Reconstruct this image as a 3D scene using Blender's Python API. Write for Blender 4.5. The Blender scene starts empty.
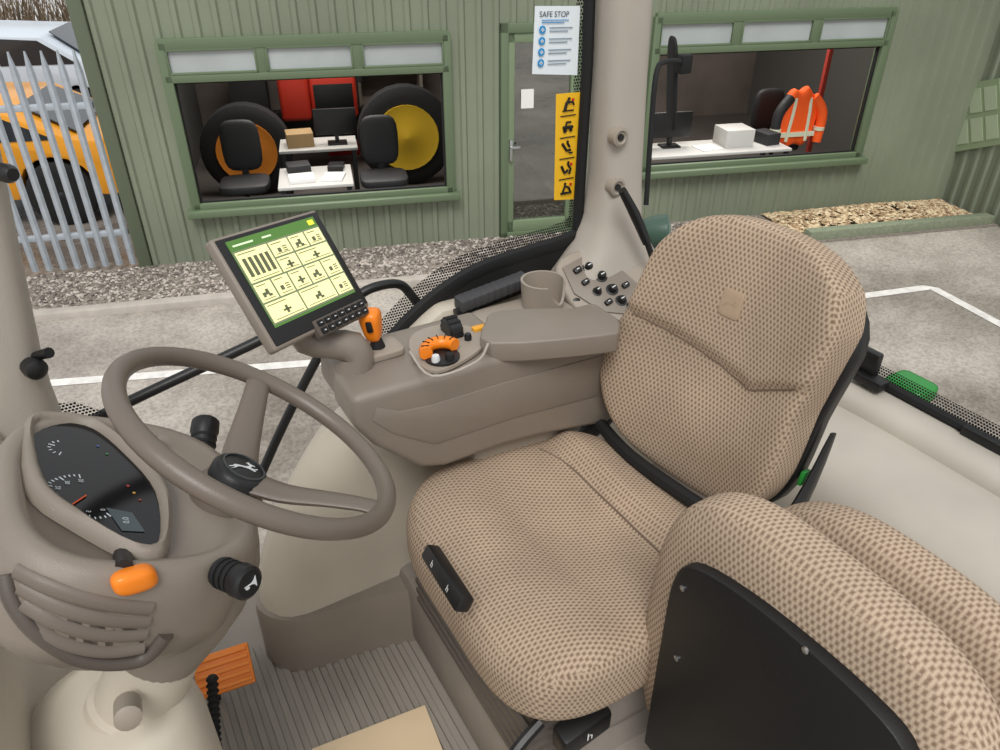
import bpy, bmesh, math, random
from math import sin, cos, pi, radians
from mathutils import Vector as V, Matrix
from mathutils.bvhtree import BVHTree
random.seed(7)
D = bpy.data; SC = bpy.context.scene; COL = SC.collection
try:
    SC.view_settings.view_transform = 'Standard'
except Exception: pass
Z = V((0,0,1)); X_ = V((1,0,0)); Y_ = V((0,1,0))
# ---------------------------------------------------------------- camera
FPX = 740.0; PITCH = radians(32); YAW = radians(30)
CAM = V((0,0,1.5)); GZ = -1.3
Fh = V((sin(YAW),cos(YAW),0)); RT = V((cos(YAW),-sin(YAW),0))
FW = Fh*cos(PITCH)-Z*sin(PITCH); UP = Fh*sin(PITCH)+Z*cos(PITCH)
cd = D.cameras.new('camera'); cam = D.objects.new('camera',cd); COL.objects.link(cam)
cd.sensor_width = 36; cd.sensor_fit = 'HORIZONTAL'; cd.lens = FPX/1000*36; cd.clip_start=.02; cd.clip_end=300
cam.matrix_world = Matrix(((RT.x,UP.x,-FW.x,CAM.x),(RT.y,UP.y,-FW.y,CAM.y),(RT.z,UP.z,-FW.z,CAM.z),(0,0,0,1)))
SC.camera = cam
def ray(px,py): return FW+RT*((px-500)/FPX)+UP*((375-py)/FPX)
def atX(px,py,x): r=ray(px,py); return CAM+r*((x-CAM.x)/r.x)
def atY(px,py,y): r=ray(px,py); return CAM+r*((y-CAM.y)/r.y)
def atZ(px,py,z): r=ray(px,py); return CAM+r*((z-CAM.z)/r.z)
def atP(px,py,p,n): r=ray(px,py); return CAM+r*((p-CAM).dot(n)/r.dot(n))
# ---------------------------------------------------------------- materials
def lin(c):
    return tuple(((v/255)/12.92 if v/255<=.04045 else ((v/255+.055)/1.055)**2.4) for v in c[:3])+(1,)
def mat(name,rgb,rough=.55,metal=0,var=0,vs=25,bump=0,bs=300,emit=0,spec=.5):
    m = D.materials.new(name); m.use_nodes=True; nt=m.node_tree; N=nt.nodes; L=nt.links
    b=N['Principled BSDF']; c=lin(rgb)
    b.inputs['Base Color'].default_value=c; b.inputs['Roughness'].default_value=rough
    b.inputs['Metallic'].default_value=metal; b.inputs['Specular IOR Level'].default_value=spec
    if emit: b.inputs['Emission Color'].default_value=c; b.inputs['Emission Strength'].default_value=emit
    if var or bump: tc=N.new('ShaderNodeTexCoord')
    if var:
        n=N.new('ShaderNodeTexNoise'); n.inputs['Scale'].default_value=vs; n.inputs['Detail'].default_value=6
        L.new(tc.outputs['Object'],n.inputs['Vector'])
        r=N.new('ShaderNodeValToRGB'); r.color_ramp.elements[0].position=.3; r.color_ramp.elements[1].position=.7
        r.color_ramp.elements[0].color=tuple(v*(1-var) for v in c[:3])+(1,)
        r.color_ramp.elements[1].color=tuple(min(1,v*(1+var)) for v in c[:3])+(1,)
        L.new(n.outputs['Fac'],r.inputs['Fac']); L.new(r.outputs['Color'],b.inputs['Base Color'])
    if bump:
        n2=N.new('ShaderNodeTexNoise'); n2.inputs['Scale'].default_value=bs; n2.inputs['Detail'].default_value=3
        L.new(tc.outputs['Object'],n2.inputs['Vector'])
        bp=N.new('ShaderNodeBump'); bp.inputs['Strength'].default_value=bump; bp.inputs['Distance'].default_value=.003
        L.new(n2.outputs['Fac'],bp.inputs['Height']); L.new(bp.outputs['Normal'],b.inputs['Normal'])
    return m
def math_node(nt,op,a,b=None):
    n=nt.nodes.new('ShaderNodeMath'); n.operation=op
    for i,v in enumerate((a,b)):
        if v is None: continue
        if isinstance(v,(int,float)): n.inputs[i].default_value=v
        else: nt.links.new(v,n.inputs[i])
    return n.outputs[0]
def fabric(name,base,dot,period=.0135):
    m=D.materials.new(name); m.use_nodes=True; nt=m.node_tree; N=nt.nodes; L=nt.links; b=N['Principled BSDF']
    b.inputs['Roughness'].default_value=.95; b.inputs['Specular IOR Level'].default_value=.15
    uv=N.new('ShaderNodeUVMap'); sp=N.new('ShaderNodeSeparateXYZ'); L.new(uv.outputs['UV'],sp.inputs[0])
    a=lambda op,x,y=None: math_node(nt,op,x,y)
    v=a('MULTIPLY',sp.outputs['Y'],1/period); u=a('MULTIPLY',sp.outputs['X'],1/period)
    row=a('FLOOR',v); off=a('MULTIPLY',a('MODULO',a('ABSOLUTE',row),2),.5)
    fu=a('ABSOLUTE',a('SUBTRACT',a('FRACT',a('ADD',u,off)),.5)); fv=a('ABSOLUTE',a('SUBTRACT',a('FRACT',v),.5))
    d=a('MAXIMUM',a('MULTIPLY',fu,1.1),a('MULTIPLY',fv,.85))
    nz=N.new('ShaderNodeTexNoise'); nz.inputs['Scale'].default_value=1100; nz.inputs['Detail'].default_value=3; L.new(uv.outputs['UV'],nz.inputs['Vector'])
    d=a('ADD',d,a('MULTIPLY',a('SUBTRACT',nz.outputs['Fac'],.5),.55))
    rp=N.new('ShaderNodeValToRGB'); e=rp.color_ramp.elements
    e[0].position=.12; e[0].color=lin(dot); e[1].position=.45; e[1].color=lin(base)
    L.new(d,rp.inputs['Fac'])
    big=N.new('ShaderNodeTexNoise'); big.inputs['Scale'].default_value=7; big.inputs['Detail'].default_value=5; L.new(uv.outputs['UV'],big.inputs['Vector'])
    mx=N.new('ShaderNodeMixRGB'); mx.blend_type='MULTIPLY'; mx.inputs['Fac'].default_value=.42
    L.new(rp.outputs['Color'],mx.inputs['Color1']); L.new(big.outputs['Fac'],mx.inputs['Color2'])
    L.new(mx.outputs['Color'],b.inputs['Base Color'])
    bp=N.new('ShaderNodeBump'); bp.inputs['Strength'].default_value=.35; bp.inputs['Distance'].default_value=.001
    L.new(d,bp.inputs['Height']); L.new(bp.outputs['Normal'],b.inputs['Normal'])
    return m
def glass(name,refl=.06,tint=(240,245,242)):
    m=D.materials.new(name); m.use_nodes=True; nt=m.node_tree; N=nt.nodes; L=nt.links
    N.remove(N['Principled BSDF']); o=N['Material Output']
    t=N.new('ShaderNodeBsdfTransparent'); t.inputs[0].default_value=lin(tint)
    g=N.new('ShaderNodeBsdfGlossy'); g.inputs['Roughness'].default_value=.02
    x=N.new('ShaderNodeMixShader'); x.inputs[0].default_value=refl
    L.new(t.outputs[0],x.inputs[1]); L.new(g.outputs[0],x.inputs[2]); L.new(x.outputs[0],o.inputs['Surface'])
    return m
def frit(name,period=.007):
    m=D.materials.new(name); m.use_nodes=True; nt=m.node_tree; N=nt.nodes; L=nt.links; b=N['Principled BSDF']
    b.inputs['Base Color'].default_value=(.01,.01,.011,1); b.inputs['Roughness'].default_value=.5
    uv=N.new('ShaderNodeUVMap'); sp=N.new('ShaderNodeSeparateXYZ'); L.new(uv.outputs['UV'],sp.inputs[0])
    a=lambda op,x,y=None: math_node(nt,op,x,y)
    v=a('MULTIPLY',sp.outputs['Y'],1/period); u=a('MULTIPLY',sp.outputs['X'],1/period)
    off=a('MULTIPLY',a('MODULO',a('ABSOLUTE',a('FLOOR',v)),2),.5)
    fu=a('SUBTRACT',a('FRACT',a('ADD',u,off)),.5); fv=a('SUBTRACT',a('FRACT',v),.5)
    d=a('SQRT',a('ADD',a('MULTIPLY',fu,fu),a('MULTIPLY',fv,fv)))
    al=a('LESS_THAN',d,.4); L.new(al,b.inputs['Alpha'])
    return m
def tarmac():
    m=mat('asphalt',(172,164,154),.4,bump=.4,bs=90); nt=m.node_tree; N=nt.nodes; L=nt.links; b=N['Principled BSDF']
    tc=N.new('ShaderNodeTexCoord')
    n1=N.new('ShaderNodeTexNoise'); n1.inputs['Scale'].default_value=.7; n1.inputs['Detail'].default_value=8; n1.inputs['Roughness'].default_value=.65; L.new(tc.outputs['Object'],n1.inputs['Vector'])
    n2=N.new('ShaderNodeTexNoise'); n2.inputs['Scale'].default_value=45; n2.inputs['Detail'].default_value=4; L.new(tc.outputs['Object'],n2.inputs['Vector'])
    r=N.new('ShaderNodeValToRGB'); e=r.color_ramp.elements; e[0].position=.36; e[0].color=lin((138,129,120)); e[1].position=.62; e[1].color=lin((190,182,172)); L.new(n1.outputs['Fac'],r.inputs['Fac'])
    r2=N.new('ShaderNodeValToRGB'); e=r2.color_ramp.elements; e[0].position=.35; e[0].color=(.72,.72,.72,1); e[1].position=.6; e[1].color=(1.05,1.05,1.05,1); L.new(n2.outputs['Fac'],r2.inputs['Fac'])
    x=N.new('ShaderNodeMixRGB'); x.blend_type='MULTIPLY'; x.inputs['Fac'].default_value=1; L.new(r.outputs['Color'],x.inputs['Color1']); L.new(r2.outputs['Color'],x.inputs['Color2']); L.new(x.outputs['Color'],b.inputs['Base Color'])
    rr=N.new('ShaderNodeMapRange'); rr.inputs['From Min'].default_value=.36; rr.inputs['From Max'].default_value=.62; rr.inputs['To Min'].default_value=.16; rr.inputs['To Max'].default_value=.6; L.new(n1.outputs['Fac'],rr.inputs['Value']); L.new(rr.outputs['Result'],b.inputs['Roughness'])
    return m
PL=mat('brown_grey_plastic',(130,120,109),.36,var=.06,vs=8,bump=.25,bs=900)
PD=mat('dark_brown_plastic',(84,76,69),.42,bump=.2,bs=900)
PV=mat('vent_brown_plastic',(110,100,91),.42,bump=.2,bs=900)
PM=mat('taupe_plastic',(152,142,129),.44,bump=.2,bs=900)
WH=mat('wheel_rim_grip',(106,96,87),.36,bump=.15,bs=700)
CR=mat('cream_trim',(194,185,169),.45,var=.07,vs=5,bump=.25,bs=900)
CRG=mat('grey_cream_trim',(182,175,163),.45,var=.08,vs=5,bump=.25,bs=900)
CD=mat('pillar_trim',(168,160,149),.6,var=.04,vs=6,bump=.3,bs=700)
BK=mat('black_plastic',(20,20,21),.42,bump=.1,bs=800)
BM=mat('black_matt',(13,13,14),.75)
BG=mat('black_gloss',(12,12,14),.14,spec=.4)
PAN=mat('black_seat_panel',(15,15,16),.5,bump=.12,bs=500)
GR=mat('grey_plastic',(142,134,126),.5,var=.05)
OR=mat('orange_plastic',(238,130,24),.35)
ORD=mat('orange_pedal',(230,130,40),.5)
SV=mat('silver_metal',(190,192,194),.3,1)
SVP=mat('silver_print',(206,208,210),.4)
WT=mat('white_print',(235,235,232),.5)
FB=fabric('seat_fabric',(203,181,157),(134,112,94),.0084)
FB2=fabric('jump_seat_fabric',(206,184,160),(140,117,98),.0082)
SEAM=mat('seat_piping',(116,98,83),.9)
PATCH=mat('leather_patch',(168,146,122),.7)
FL=mat('floor_rubber',(138,131,122),.6,var=.1,vs=6,bump=.2,bs=500)
CARD=mat('cardboard',(206,184,152),.85,var=.04,vs=12)
FR=frit('frit_dots')
CLAD=mat('olive_cladding',(126,134,114),.6,var=.1,vs=1.2)
CLADF=mat('olive_frame',(99,115,88),.5)
CLADD=mat('dark_olive_trim',(92,101,81),.6)
FROST=mat('frosted_pane',(172,178,178),.35,var=.12,vs=2)
STEEL=mat('galvanised_steel',(176,184,192),.5,.3,var=.1,vs=12)
KERB=mat('concrete_kerb',(176,168,159),.9,var=.12,vs=8,bump=.4,bs=60)
LINE=mat('road_paint',(232,229,224),.8,var=.14,vs=15)
GREEN=mat('green_paint',(34,130,50),.35)
DGREEN=mat('dark_green_paint',(64,88,76),.35)
YEL=mat('sticker_yellow',(240,186,30),.5); RUB=mat('tyre_rubber',(28,28,29),.85)
# ---------------------------------------------------------------- object helpers
def winv(p): return Matrix.Translation(-p.location) if p.type=='EMPTY' else Matrix.Identity(4)
def tag(o,label=None,cat=None,group=None,kind=None):
    if label: o['label']=label
    if cat: o['category']=cat
    if group: o['group']=group
    if kind: o['kind']=kind
    return o
def thing(name,label,cat,loc,group=None):
    o=D.objects.new(name,None); o.empty_display_size=.05; COL.objects.link(o); o.location=V(loc); return tag(o,label,cat,group)
def mk(name,bm,m,parent=None,bev=0,seg=2,sharp=38,uv=False,fix=True):
    if fix: bmesh.ops.recalc_face_normals(bm,faces=bm.faces)
    if bev:
        es=[e for e in bm.edges if len(e.link_faces)==2 and e.calc_face_angle(0)>.45]
        bmesh.ops.bevel(bm,geom=es,offset=bev,segments=seg,affect='EDGES',profile=.5,clamp_overlap=True)
    bm.normal_update()
    for f in bm.faces: f.smooth=True
    for e in bm.edges: e.smooth=not(len(e.link_faces)==2 and e.calc_face_angle(0)>radians(sharp))
    if uv:
        ly=bm.loops.layers.uv.new('UVMap')
        for f in bm.faces:
            n=f.normal; ax=max(range(3),key=lambda i:abs(n[i]))
            for l in f.loops:
                c=l.vert.co; l[ly].uv=((c.y,c.z),(c.x,c.z),(c.y,c.x))[ax]
    me=D.meshes.new(name); bm.to_mesh(me); bm.free()
    o=D.objects.new(name,me); COL.objects.link(o); me.materials.append(m)
    if parent: o.parent=parent; o.matrix_parent_inverse=winv(parent)
    return o
def nb(): return bmesh.new()
def obox(bm,c,ax,ay,az,hx,hy,hz):
    c=V(c); vs=[bm.verts.new(c+ax*(sx*hx)+ay*(sy*hy)+az*(sz*hz)) for sx in(-1,1) for sy in(-1,1) for sz in(-1,1)]
    for q in((0,1,3,2),(4,6,7,5),(0,4,5,1),(2,3,7,6),(0,2,6,4),(1,5,7,3)): bm.faces.new([vs[i] for i in q])
    return bm
def box(bm,x0,x1,y0,y1,z0,z1): return obox(bm,((x0+x1)/2,(y0+y1)/2,(z0+z1)/2),X_,Y_,Z,abs(x1-x0)/2,abs(y1-y0)/2,abs(z1-z0)/2)
def prism(bm,pts,vec):
    a=[bm.verts.new(V(p)) for p in pts]; b=[bm.verts.new(V(p)+V(vec)) for p in pts]; n=len(a)
    bm.faces.new(a); bm.faces.new(b[::-1])
    for i in range(n): bm.faces.new((a[i],a[(i+1)%n],b[(i+1)%n],b[i]))
    return bm
def cr(pts,k=6,closed=False):
    P=[V(p) for p in pts]; n=len(P); out=[]
    for i in range(n if closed else n-1):
        if closed: a,b,c,d=P[(i-1)%n],P[i],P[(i+1)%n],P[(i+2)%n]
        else: a,b,c,d=P[max(i-1,0)],P[i],P[i+1],P[min(i+2,n-1)]
        for j in range(k):
            t=j/k; out.append(.5*((2*b)+(c-a)*t+(2*a-5*b+4*c-d)*t*t+(3*b-a-3*c+d)*t**3))
    if not closed: out.append(P[-1])
    return out
def tube(bm,pts,r,n=10,closed=False,sm=0,flat=1.0,ref=None):
    P=cr(pts,sm,closed) if sm else [V(p) for p in pts]; m=len(P)
    nrm=None; rings=[]
    for i,p in enumerate(P):
        t=(P[(i+1)%m]-P[i-1]) if closed else (P[min(i+1,m-1)]-P[max(i-1,0)])
        t.normalize()
        if nrm is None:
            h=V(ref) if ref else (Z if abs(t.z)<.9 else X_); nrm=(h-t*h.dot(t)).normalized()
        else:
            nrm=nrm-t*nrm.dot(t)
            nrm=nrm.normalized() if nrm.length>1e-6 else t.orthogonal().normalized()
        b=t.cross(nrm)
        if isinstance(r,(list,tuple)):
            f=i/(m-1)*(len(r)-1); k=min(int(f),len(r)-2); rr=r[k]+(r[k+1]-r[k])*(f-k)
        else: rr=r
        rings.append([bm.verts.new(p+nrm*(cos(2*pi*j/n)*rr)+b*(sin(2*pi*j/n)*rr*flat)) for j in range(n)])
    for i in range(m if closed else m-1):
        A,B=rings[i],rings[(i+1)%m]
        for j in range(n): bm.faces.new((A[j],A[(j+1)%n],B[(j+1)%n],B[j]))
    if not closed: bm.faces.new(rings[0][::-1]); bm.faces.new(rings[-1])
    return bm
def loft(bm,rings,cap=True):
    R=[[bm.verts.new(V(p)) for p in r] for r in rings]; n=len(R[0])
    for A,B in zip(R,R[1:]):
        for j in range(n): bm.faces.new((A[j],A[(j+1)%n],B[(j+1)%n],B[j]))
    if cap: bm.faces.new(R[0][::-1]); bm.faces.new(R[-1])
    return bm
def sring(c,ax,ay,a,b,n=32,k=2.6,taper=0):
    out=[]
    for j in range(n):
        t=2*pi*j/n; ca,sa=cos(t),sin(t)
        x=math.copysign(abs(ca)**(2/k),ca); y=math.copysign(abs(sa)**(2/k),sa)
        out.append(V(c)+ax*(x*a)+ay*(y*b*(1+taper*x)))
    return out
def lathe(bm,p,ax,prof,n=24):
    ax=V(ax).normalized(); u=ax.orthogonal().normalized(); w=ax.cross(u)
    loft(bm,[[V(p)+ax*d+u*(cos(2*pi*j/n)*max(r,1e-4))+w*(sin(2*pi*j/n)*max(r,1e-4)) for j in range(n)] for d,r in prof]); return bm
def rbox(bm,c,ax,ay,az,h,k=6,cuts=9,fn=None):
    t=bmesh.new(); bmesh.ops.create_cube(t,size=2); bmesh.ops.subdivide_edges(t,edges=t.edges,cuts=cuts,use_grid_fill=True)
    vm={}; c=V(c)
    for v in t.verts:
        p=v.co; nn=(abs(p.x)**k+abs(p.y)**k+abs(p.z)**k)**(1/k); q=p/nn
        l=V((q.x*h[0],q.y*h[1],q.z*h[2]))
        if fn: l=fn(l,q)
        vm[v]=bm.verts.new(c+ax*l.x+ay*l.y+az*l.z)
    for f in t.faces: bm.faces.new([vm[v] for v in f.verts])
    t.free(); return bm
def M4(o,ex,ey,ez): return Matrix(((ex.x,ey.x,ez.x,o.x),(ex.y,ey.y,ez.y,o.y),(ex.z,ey.z,ez.z,o.z),(0,0,0,1)))
def text(name,s,size,o,ex,ey,m,parent,align='CENTER'):
    cu=D.curves.new('t','FONT'); cu.body=s; cu.size=size; cu.align_x=align; cu.align_y='CENTER'
    ob=D.objects.new('t',cu); COL.objects.link(ob); dg=bpy.context.evaluated_depsgraph_get(); dg.update()
    me=D.meshes.new_from_object(ob.evaluated_get(dg)); D.objects.remove(ob)
    ex=ex.normalized(); ey=(ey-ex*ey.dot(ex)).normalized(); me.transform(M4(V(o),ex,ey,ex.cross(ey)))
    me.materials.clear(); me.materials.append(m); me.name=name
    o2=D.objects.new(name,me); COL.objects.link(o2); o2.parent=parent; o2.matrix_parent_inverse=winv(parent); return o2
DEER=[(-.95,.12),(-.8,.28),(-.3,.34),(.1,.34),(.4,.5),(.56,.78),(.3,1.02),(.53,.94),(.48,1.18),(.64,.92),(.8,.84),(1.02,.7),(.77,.67),(.64,.42),(.56,.28),(.95,.22),(1.15,.36),(1.16,.24),(.96,.1),(.5,.16),(.96,-.06),(.9,-.14),(.3,.14),(-.2,.17),(-.5,.08),(-.8,-.26),(-1.25,-.58),(-.9,-.22),(-.82,-.06),(-1.3,-.3),(-1.36,-.22),(-.9,.04)]
def deer(bm,o,ex,ey,s,th):
    ex=ex.normalized(); ey=(ey-ex*ey.dot(ex)).normalized(); return prism(bm,[V(o)+ex*(x*s)+ey*((y-.28)*s*.9) for x,y in DEER],ex.cross(ey)*th)
# ---------------------------------------------------------------- world and light
w=D.worlds.new('overcast'); SC.world=w; w.use_nodes=True; nt=w.node_tree; bg=nt.nodes['Background']
tc=nt.nodes.new('ShaderNodeTexCoord'); nz=nt.nodes.new('ShaderNodeTexNoise'); nz.inputs['Scale'].default_value=2.5
rp=nt.nodes.new('ShaderNodeValToRGB'); rp.color_ramp.elements[0].position=.3; rp.color_ramp.elements[1].position=.7
rp.color_ramp.elements[0].color=(.82,.84,.87,1); rp.color_ramp.elements[1].color=(1,1,1,1)
nt.links.new(tc.outputs['Generated'],nz.inputs['Vector']); nt.links.new(nz.outputs['Fac'],rp.inputs['Fac']); nt.links.new(rp.outputs['Color'],bg.inputs['Color'])
bg.inputs['Strength'].default_value=.84
sl=D.lights.new('soft_sun','SUN'); sl.energy=2.2; sl.angle=radians(26); sl.color=(1,.98,.95)
so=D.objects.new('soft_sun',sl); COL.objects.link(so); so.rotation_euler=(radians(30),radians(-22),0)
# ---------------------------------------------------------------- outside ground
ASP=tarmac()
bm=nb(); box(bm,-40,40,-15,60,GZ-.2,GZ); ground=tag(mk('ground',bm,ASP),kind='structure')
def gline(pts,wd):
    P2=[atZ(x,y,GZ) for x,y in pts]; bm=nb(); L_=[];R_=[]
    for i,p in enumerate(P2):
        d=(P2[min(i+1,len(P2)-1)]-P2[max(i-1,0)]).normalized(); s=Z.cross(d)*wd/2; L_.append(p+s+Z*.004); R_.append(p-s+Z*.004)
    prism(bm,L_+R_[::-1],Z*.002); mk('painted_line',bm,LINE,ground)
gline([(-60,392),(330,362)],.09); gline([(850,298),(926,288),(934,289),(1010,330)],.09)
# building frame
P0=V((3.565,6.175,GZ)); U=V((.954,-.299,0)).normalized(); N_=V((.299,.954,0)).normalized()
def B(u,v,h): return P0+U*u+N_*v+Z*h
def bbox(bm,u0,u1,v0,v1,h0,h1): return obox(bm,B((u0+u1)/2,(v0+v1)/2,(h0+h1)/2),U,N_,Z,abs(u1-u0)/2,abs(v1-v0)/2,abs(h1-h0)/2)
bm=nb(); bbox(bm,-7,3.0,-.98,-.86,-.1,.06); tag(mk('kerb',bm,KERB,bev=.015),'pale concrete kerb edging the gravel strip in front of the green building','kerb')
bm=nb(); bbox(bm,3.0,5.15,-.8,-.68,-.1,.1); tag(mk('timber_edging',bm,mat('weathered_edge',(126,134,112),.9,var=.15),bev=.012),'low grey green edging board holding back the wood chips','edging')
def stones(name,n,u0,u1,v0,v1,hb,cols,s0,s1,label,cat,flat=.6,heap=0):
    vs=[];fs=[];mi=[]
    for i in range(n):
        u=random.uniform(u0,u1);v=random.uniform(v0,v1);s=random.uniform(s0,s1)
        hh=hb+heap*max(0,1-((u-(u0+u1)/2)/((u1-u0)/2))**2)*max(0,1-abs((v-(v0+v1)/2)/((v1-v0)/2)))
        p=B(u,v,hh+s*flat*.4); a=random.uniform(0,pi); b=len(vs)
        e=V((cos(a),sin(a),random.uniform(-.3,.3)))*s; g=V((-sin(a),cos(a),random.uniform(-.3,.3)))*s*random.uniform(.4,.8)
        vs+= [p+e,p-e,p+g,p-g,p+Z*s*flat,p-Z*s*flat]
        for q in((0,2,4),(2,1,4),(1,3,4),(3,0,4),(2,0,5),(1,2,5),(3,1,5),(0,3,5)): fs.append(tuple(b+k for k in q))
        mi+=[random.randrange(len(cols))]*8
    me=D.meshes.new(name); me.from_pydata(vs,[],fs)
    for c in cols: me.materials.append(c)
    me.polygons.foreach_set('material_index',mi)
    o=D.objects.new(name,me); COL.objects.link(o); return tag(o,label,cat,kind='stuff')
g3=[mat('stone_a',(152,143,134),.9),mat('stone_b',(112,104,98),.9),mat('stone_c',(188,179,170),.9)]
bm=nb(); bbox(bm,-7,5.2,-.85,0,-.1,.01); tag(mk('gravel_bed',bm,mat('gravel_base',(132,123,114),.95,var=.3,vs=40)),kind='structure')
stones('gravel',7000,-5.2,2.85,-.82,-.04,.01,g3,.012,.03,'grey gravel along the foot of the green building','gravel')
c3=[mat('chip_a',(186,164,130),.9),mat('chip_b',(150,124,94),.9),mat('chip_c',(212,194,160),.9)]
stones('wood_chips',2800,2.9,5.1,-.63,-.05,.03,c3,.02,.045,'pale wood chips heaped along the wall at the right','wood chips',.35,.12)
# ---------------------------------------------------------------- building
bld=thing('office_building','olive green corrugated office building with two wide windows and a glazed door','building',B(1,0,0))
def clad(bm,org,d,nv,a0,a1,h0,h1,per=.155):
    xs=[]; k=math.floor(a0/per)-1
    while k*per<a1+per:
        for f,o in((0,0),(.55,0),(.66,.022),(.89,.022),(1-1e-4,0)): xs.append((k*per+f*per,o))
        k+=1
    def off(x):
        for (p,a),(q,b) in zip(xs,xs[1:]):
            if p<=x<=q: return a+(b-a)*(x-p)/max(q-p,1e-9)
        return 0
    pts=[(a0,off(a0))]+[t for t in xs if a0<t[0]<a1]+[(a1,off(a1))]
    lo=[bm.verts.new(org+d*x-nv*o+Z*h0) for x,o in pts]; hi=[bm.verts.new(org+d*x-nv*o+Z*h1) for x,o in pts]
    for i in range(len(pts)-1): bm.faces.new((lo[i],lo[i+1],hi[i+1],hi[i]))
W1=(-2.84,-.47,.51,1.91); DR=(0,.8,0,1.98); W2=(1.45,3.92,.58,2.0); UL=-3.38; UR=5.2; HT=3.3
bm=nb(); O=B(0,0,0)
for a in((UL,W1[0],0,HT),(W1[0],W1[1],0,W1[2]),(W1[0],W1[1],W1[3],HT),(W1[1],DR[0],0,HT),(DR[0],DR[1],DR[3],HT),(DR[1],W2[0],0,HT),(W2[0],W2[1],0,W2[2]),(W2[0],W2[1],W2[3],HT),(W2[1],UR,0,HT)): clad(bm,O,U,N_,*a)
mk('cladding',bm,CLAD,bld,fix=False,sharp=20)
bm=nb(); clad(bm,B(UR,0,0),-N_,U,0,6,0,HT); mk('side_cladding',bm,CLAD,bld,fix=False,sharp=20)
bm=nb(); bbox(bm,UL-.05,UL+.06,-.05,.1,0,HT); mk('corner_trim',bm,CLADD,bld,bev=.006)
bm=nb(); bbox(bm,UL,UR,4.4,4.5,0,HT); mk('back_wall',bm,mat('office_back_wall',(116,106,101),.9,var=.25,vs=1.5),bld)
EW=mat('office_end_wall',(94,93,90),.9)
for a,b in((UL,UL+.08),(UR-.08,UR)):
    bm=nb(); bbox(bm,a,b,.1,4.4,0,HT); mk('end_wall',bm,EW,bld)
bm=nb(); bbox(bm,.9,.98,.1,4.4,0,HT); mk('partition_wall',bm,mat('office_partition',(124,116,108),.9,var=.1),bld)
bm=nb(); bbox(bm,UL,UR,.06,4.4,0,.02); mk('office_floor',bm,mat('office_carpet',(92,86,82),.6,var=.15,vs=2),bld)
bm=nb(); bbox(bm,UL-.1,UR,-.1,4.6,HT,HT+.1); mk('roof',bm,CLADD,bld)
def window(w,hb,thirds):
    u0,u1,h0,h1=w; fw=.06; bm=nb()
    for a in((u0-.02,u0+fw,h0,h1),(u1-fw,u1+.02,h0,h1),(u0,u1,h0,h0+fw),(u0,u1,h1-fw,h1+.03),(u0,u1,hb-.03,hb+.03)): bbox(bm,a[0],a[1],-.06,.06,a[2],a[3])
    for k in thirds: x=u0+(u1-u0)*k; bbox(bm,x-.04,x+.04,-.055,.06,hb,h1)
    f=mk('window_frame',bm,CLADF,bld,bev=.006)
    bm=nb(); bbox(bm,u0-.06,u1+.06,-.13,.05,h0-.05,h0+.01); mk('sill',bm,CLADF,f,bev=.006)
    bm=nb(); g=.014
    for a in((u0+fw,u0+fw+g,h0+fw,hb-.03),(u1-fw-g,u1-fw,h0+fw,hb-.03),(u0+fw,u1-fw,h0+fw,h0+fw+g),(u0+fw,u1-fw,hb-.03-g,hb-.03)): bbox(bm,a[0],a[1],-.02,.02,a[2],a[3])
    mk('glazing_gasket',bm,BM,f)
    ks=[0]+list(thirds)+[1]
    for a,b in zip(ks,ks[1:]):
        x0=u0+(u1-u0)*a+.055; x1=u0+(u1-u0)*b-.055; g=.018
        bm=nb(); bbox(bm,x0,x1,-.03,-.02,hb+.045,h1-.065); mk('transom_pane',bm,FROST,f)
        bm=nb(); bbox(bm,x0-g,x1+g,-.06,.0,hb+.03,hb+.048); bbox(bm,x0-g,x1+g,-.06,.0,h1-.068,h1-.05); bbox(bm,x0-g,x0,-.06,0,hb+.03,h1-.05); bbox(bm,x1,x1+g,-.06,0,hb+.03,h1-.05)
        mk('transom_sash',bm,CLADF,f,bev=.004)
window(W1,1.63,(.333,.667)); window(W2,1.71,(.333,.667))
dr=nb()
for a in((0,.07,0,1.98),(.73,.8,0,1.98),(0,.8,1.9,1.98),(0,.8,0,.06)): bbox(dr,a[0],a[1],-.05,.05,a[2],a[3])
drm=mk('glazed_door',dr,CLADF,bld,bev=.006)
bm=nb()
for a in((.07,.13,.06,1.9),(.67,.73,.06,1.9),(.07,.73,.06,.17),(.07,.73,1.82,1.9)): bbox(bm,a[0],a[1],-.035,.03,a[2],a[3])
mk('door_leaf',bm,mat('door_leaf_green',(118,134,104),.5),drm,bev=.005)
bm=nb(); bbox(bm,.13,.67,0,.012,.17,1.82); mk('pane',bm,glass('door_glass',.24,(215,222,218)),drm)
bm=nb(); bbox(bm,.08,.11,-.07,-.03,.78,.98); bbox(bm,.08,.18,-.09,-.07,.9,.925); mk('door_handle',bm,SV,drm,bev=.004)
bm=nb(); bbox(bm,.2,.32,-.006,-.002,1.25,1.42); mk('door_notice',bm,WT,drm)
pp=[(952,86),(1000,78),(1003,144),(955,152)]
pq=[atP(x,y,B(UR,0,0)-U*.03,U) for x,y in pp]
bm=nb(); prism(bm,pq,-U*.01); sg=tag(mk('wall_poster',bm,mat('poster_green',(146,162,128),.5)),'pale green framed notice board on the corrugated side wall at far right','notice board')
for k in range(3):
    for r in range(2):
        a=.08+.31*k; bm=nb()
        L=lambda s,t:(pq[0]*(1-s)+pq[1]*s)*(1-t)+(pq[3]*(1-s)+pq[2]*s)*t-U*.012
        t0=.1+.44*r
        prism(bm,[L(a,t0),L(a+.24,t0),L(a+.24,t0+.36),L(a,t0+.36)],-U*.004); mk('notice_sheet',bm,mat('notice_paper',(176,190,160),.6),sg)
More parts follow.
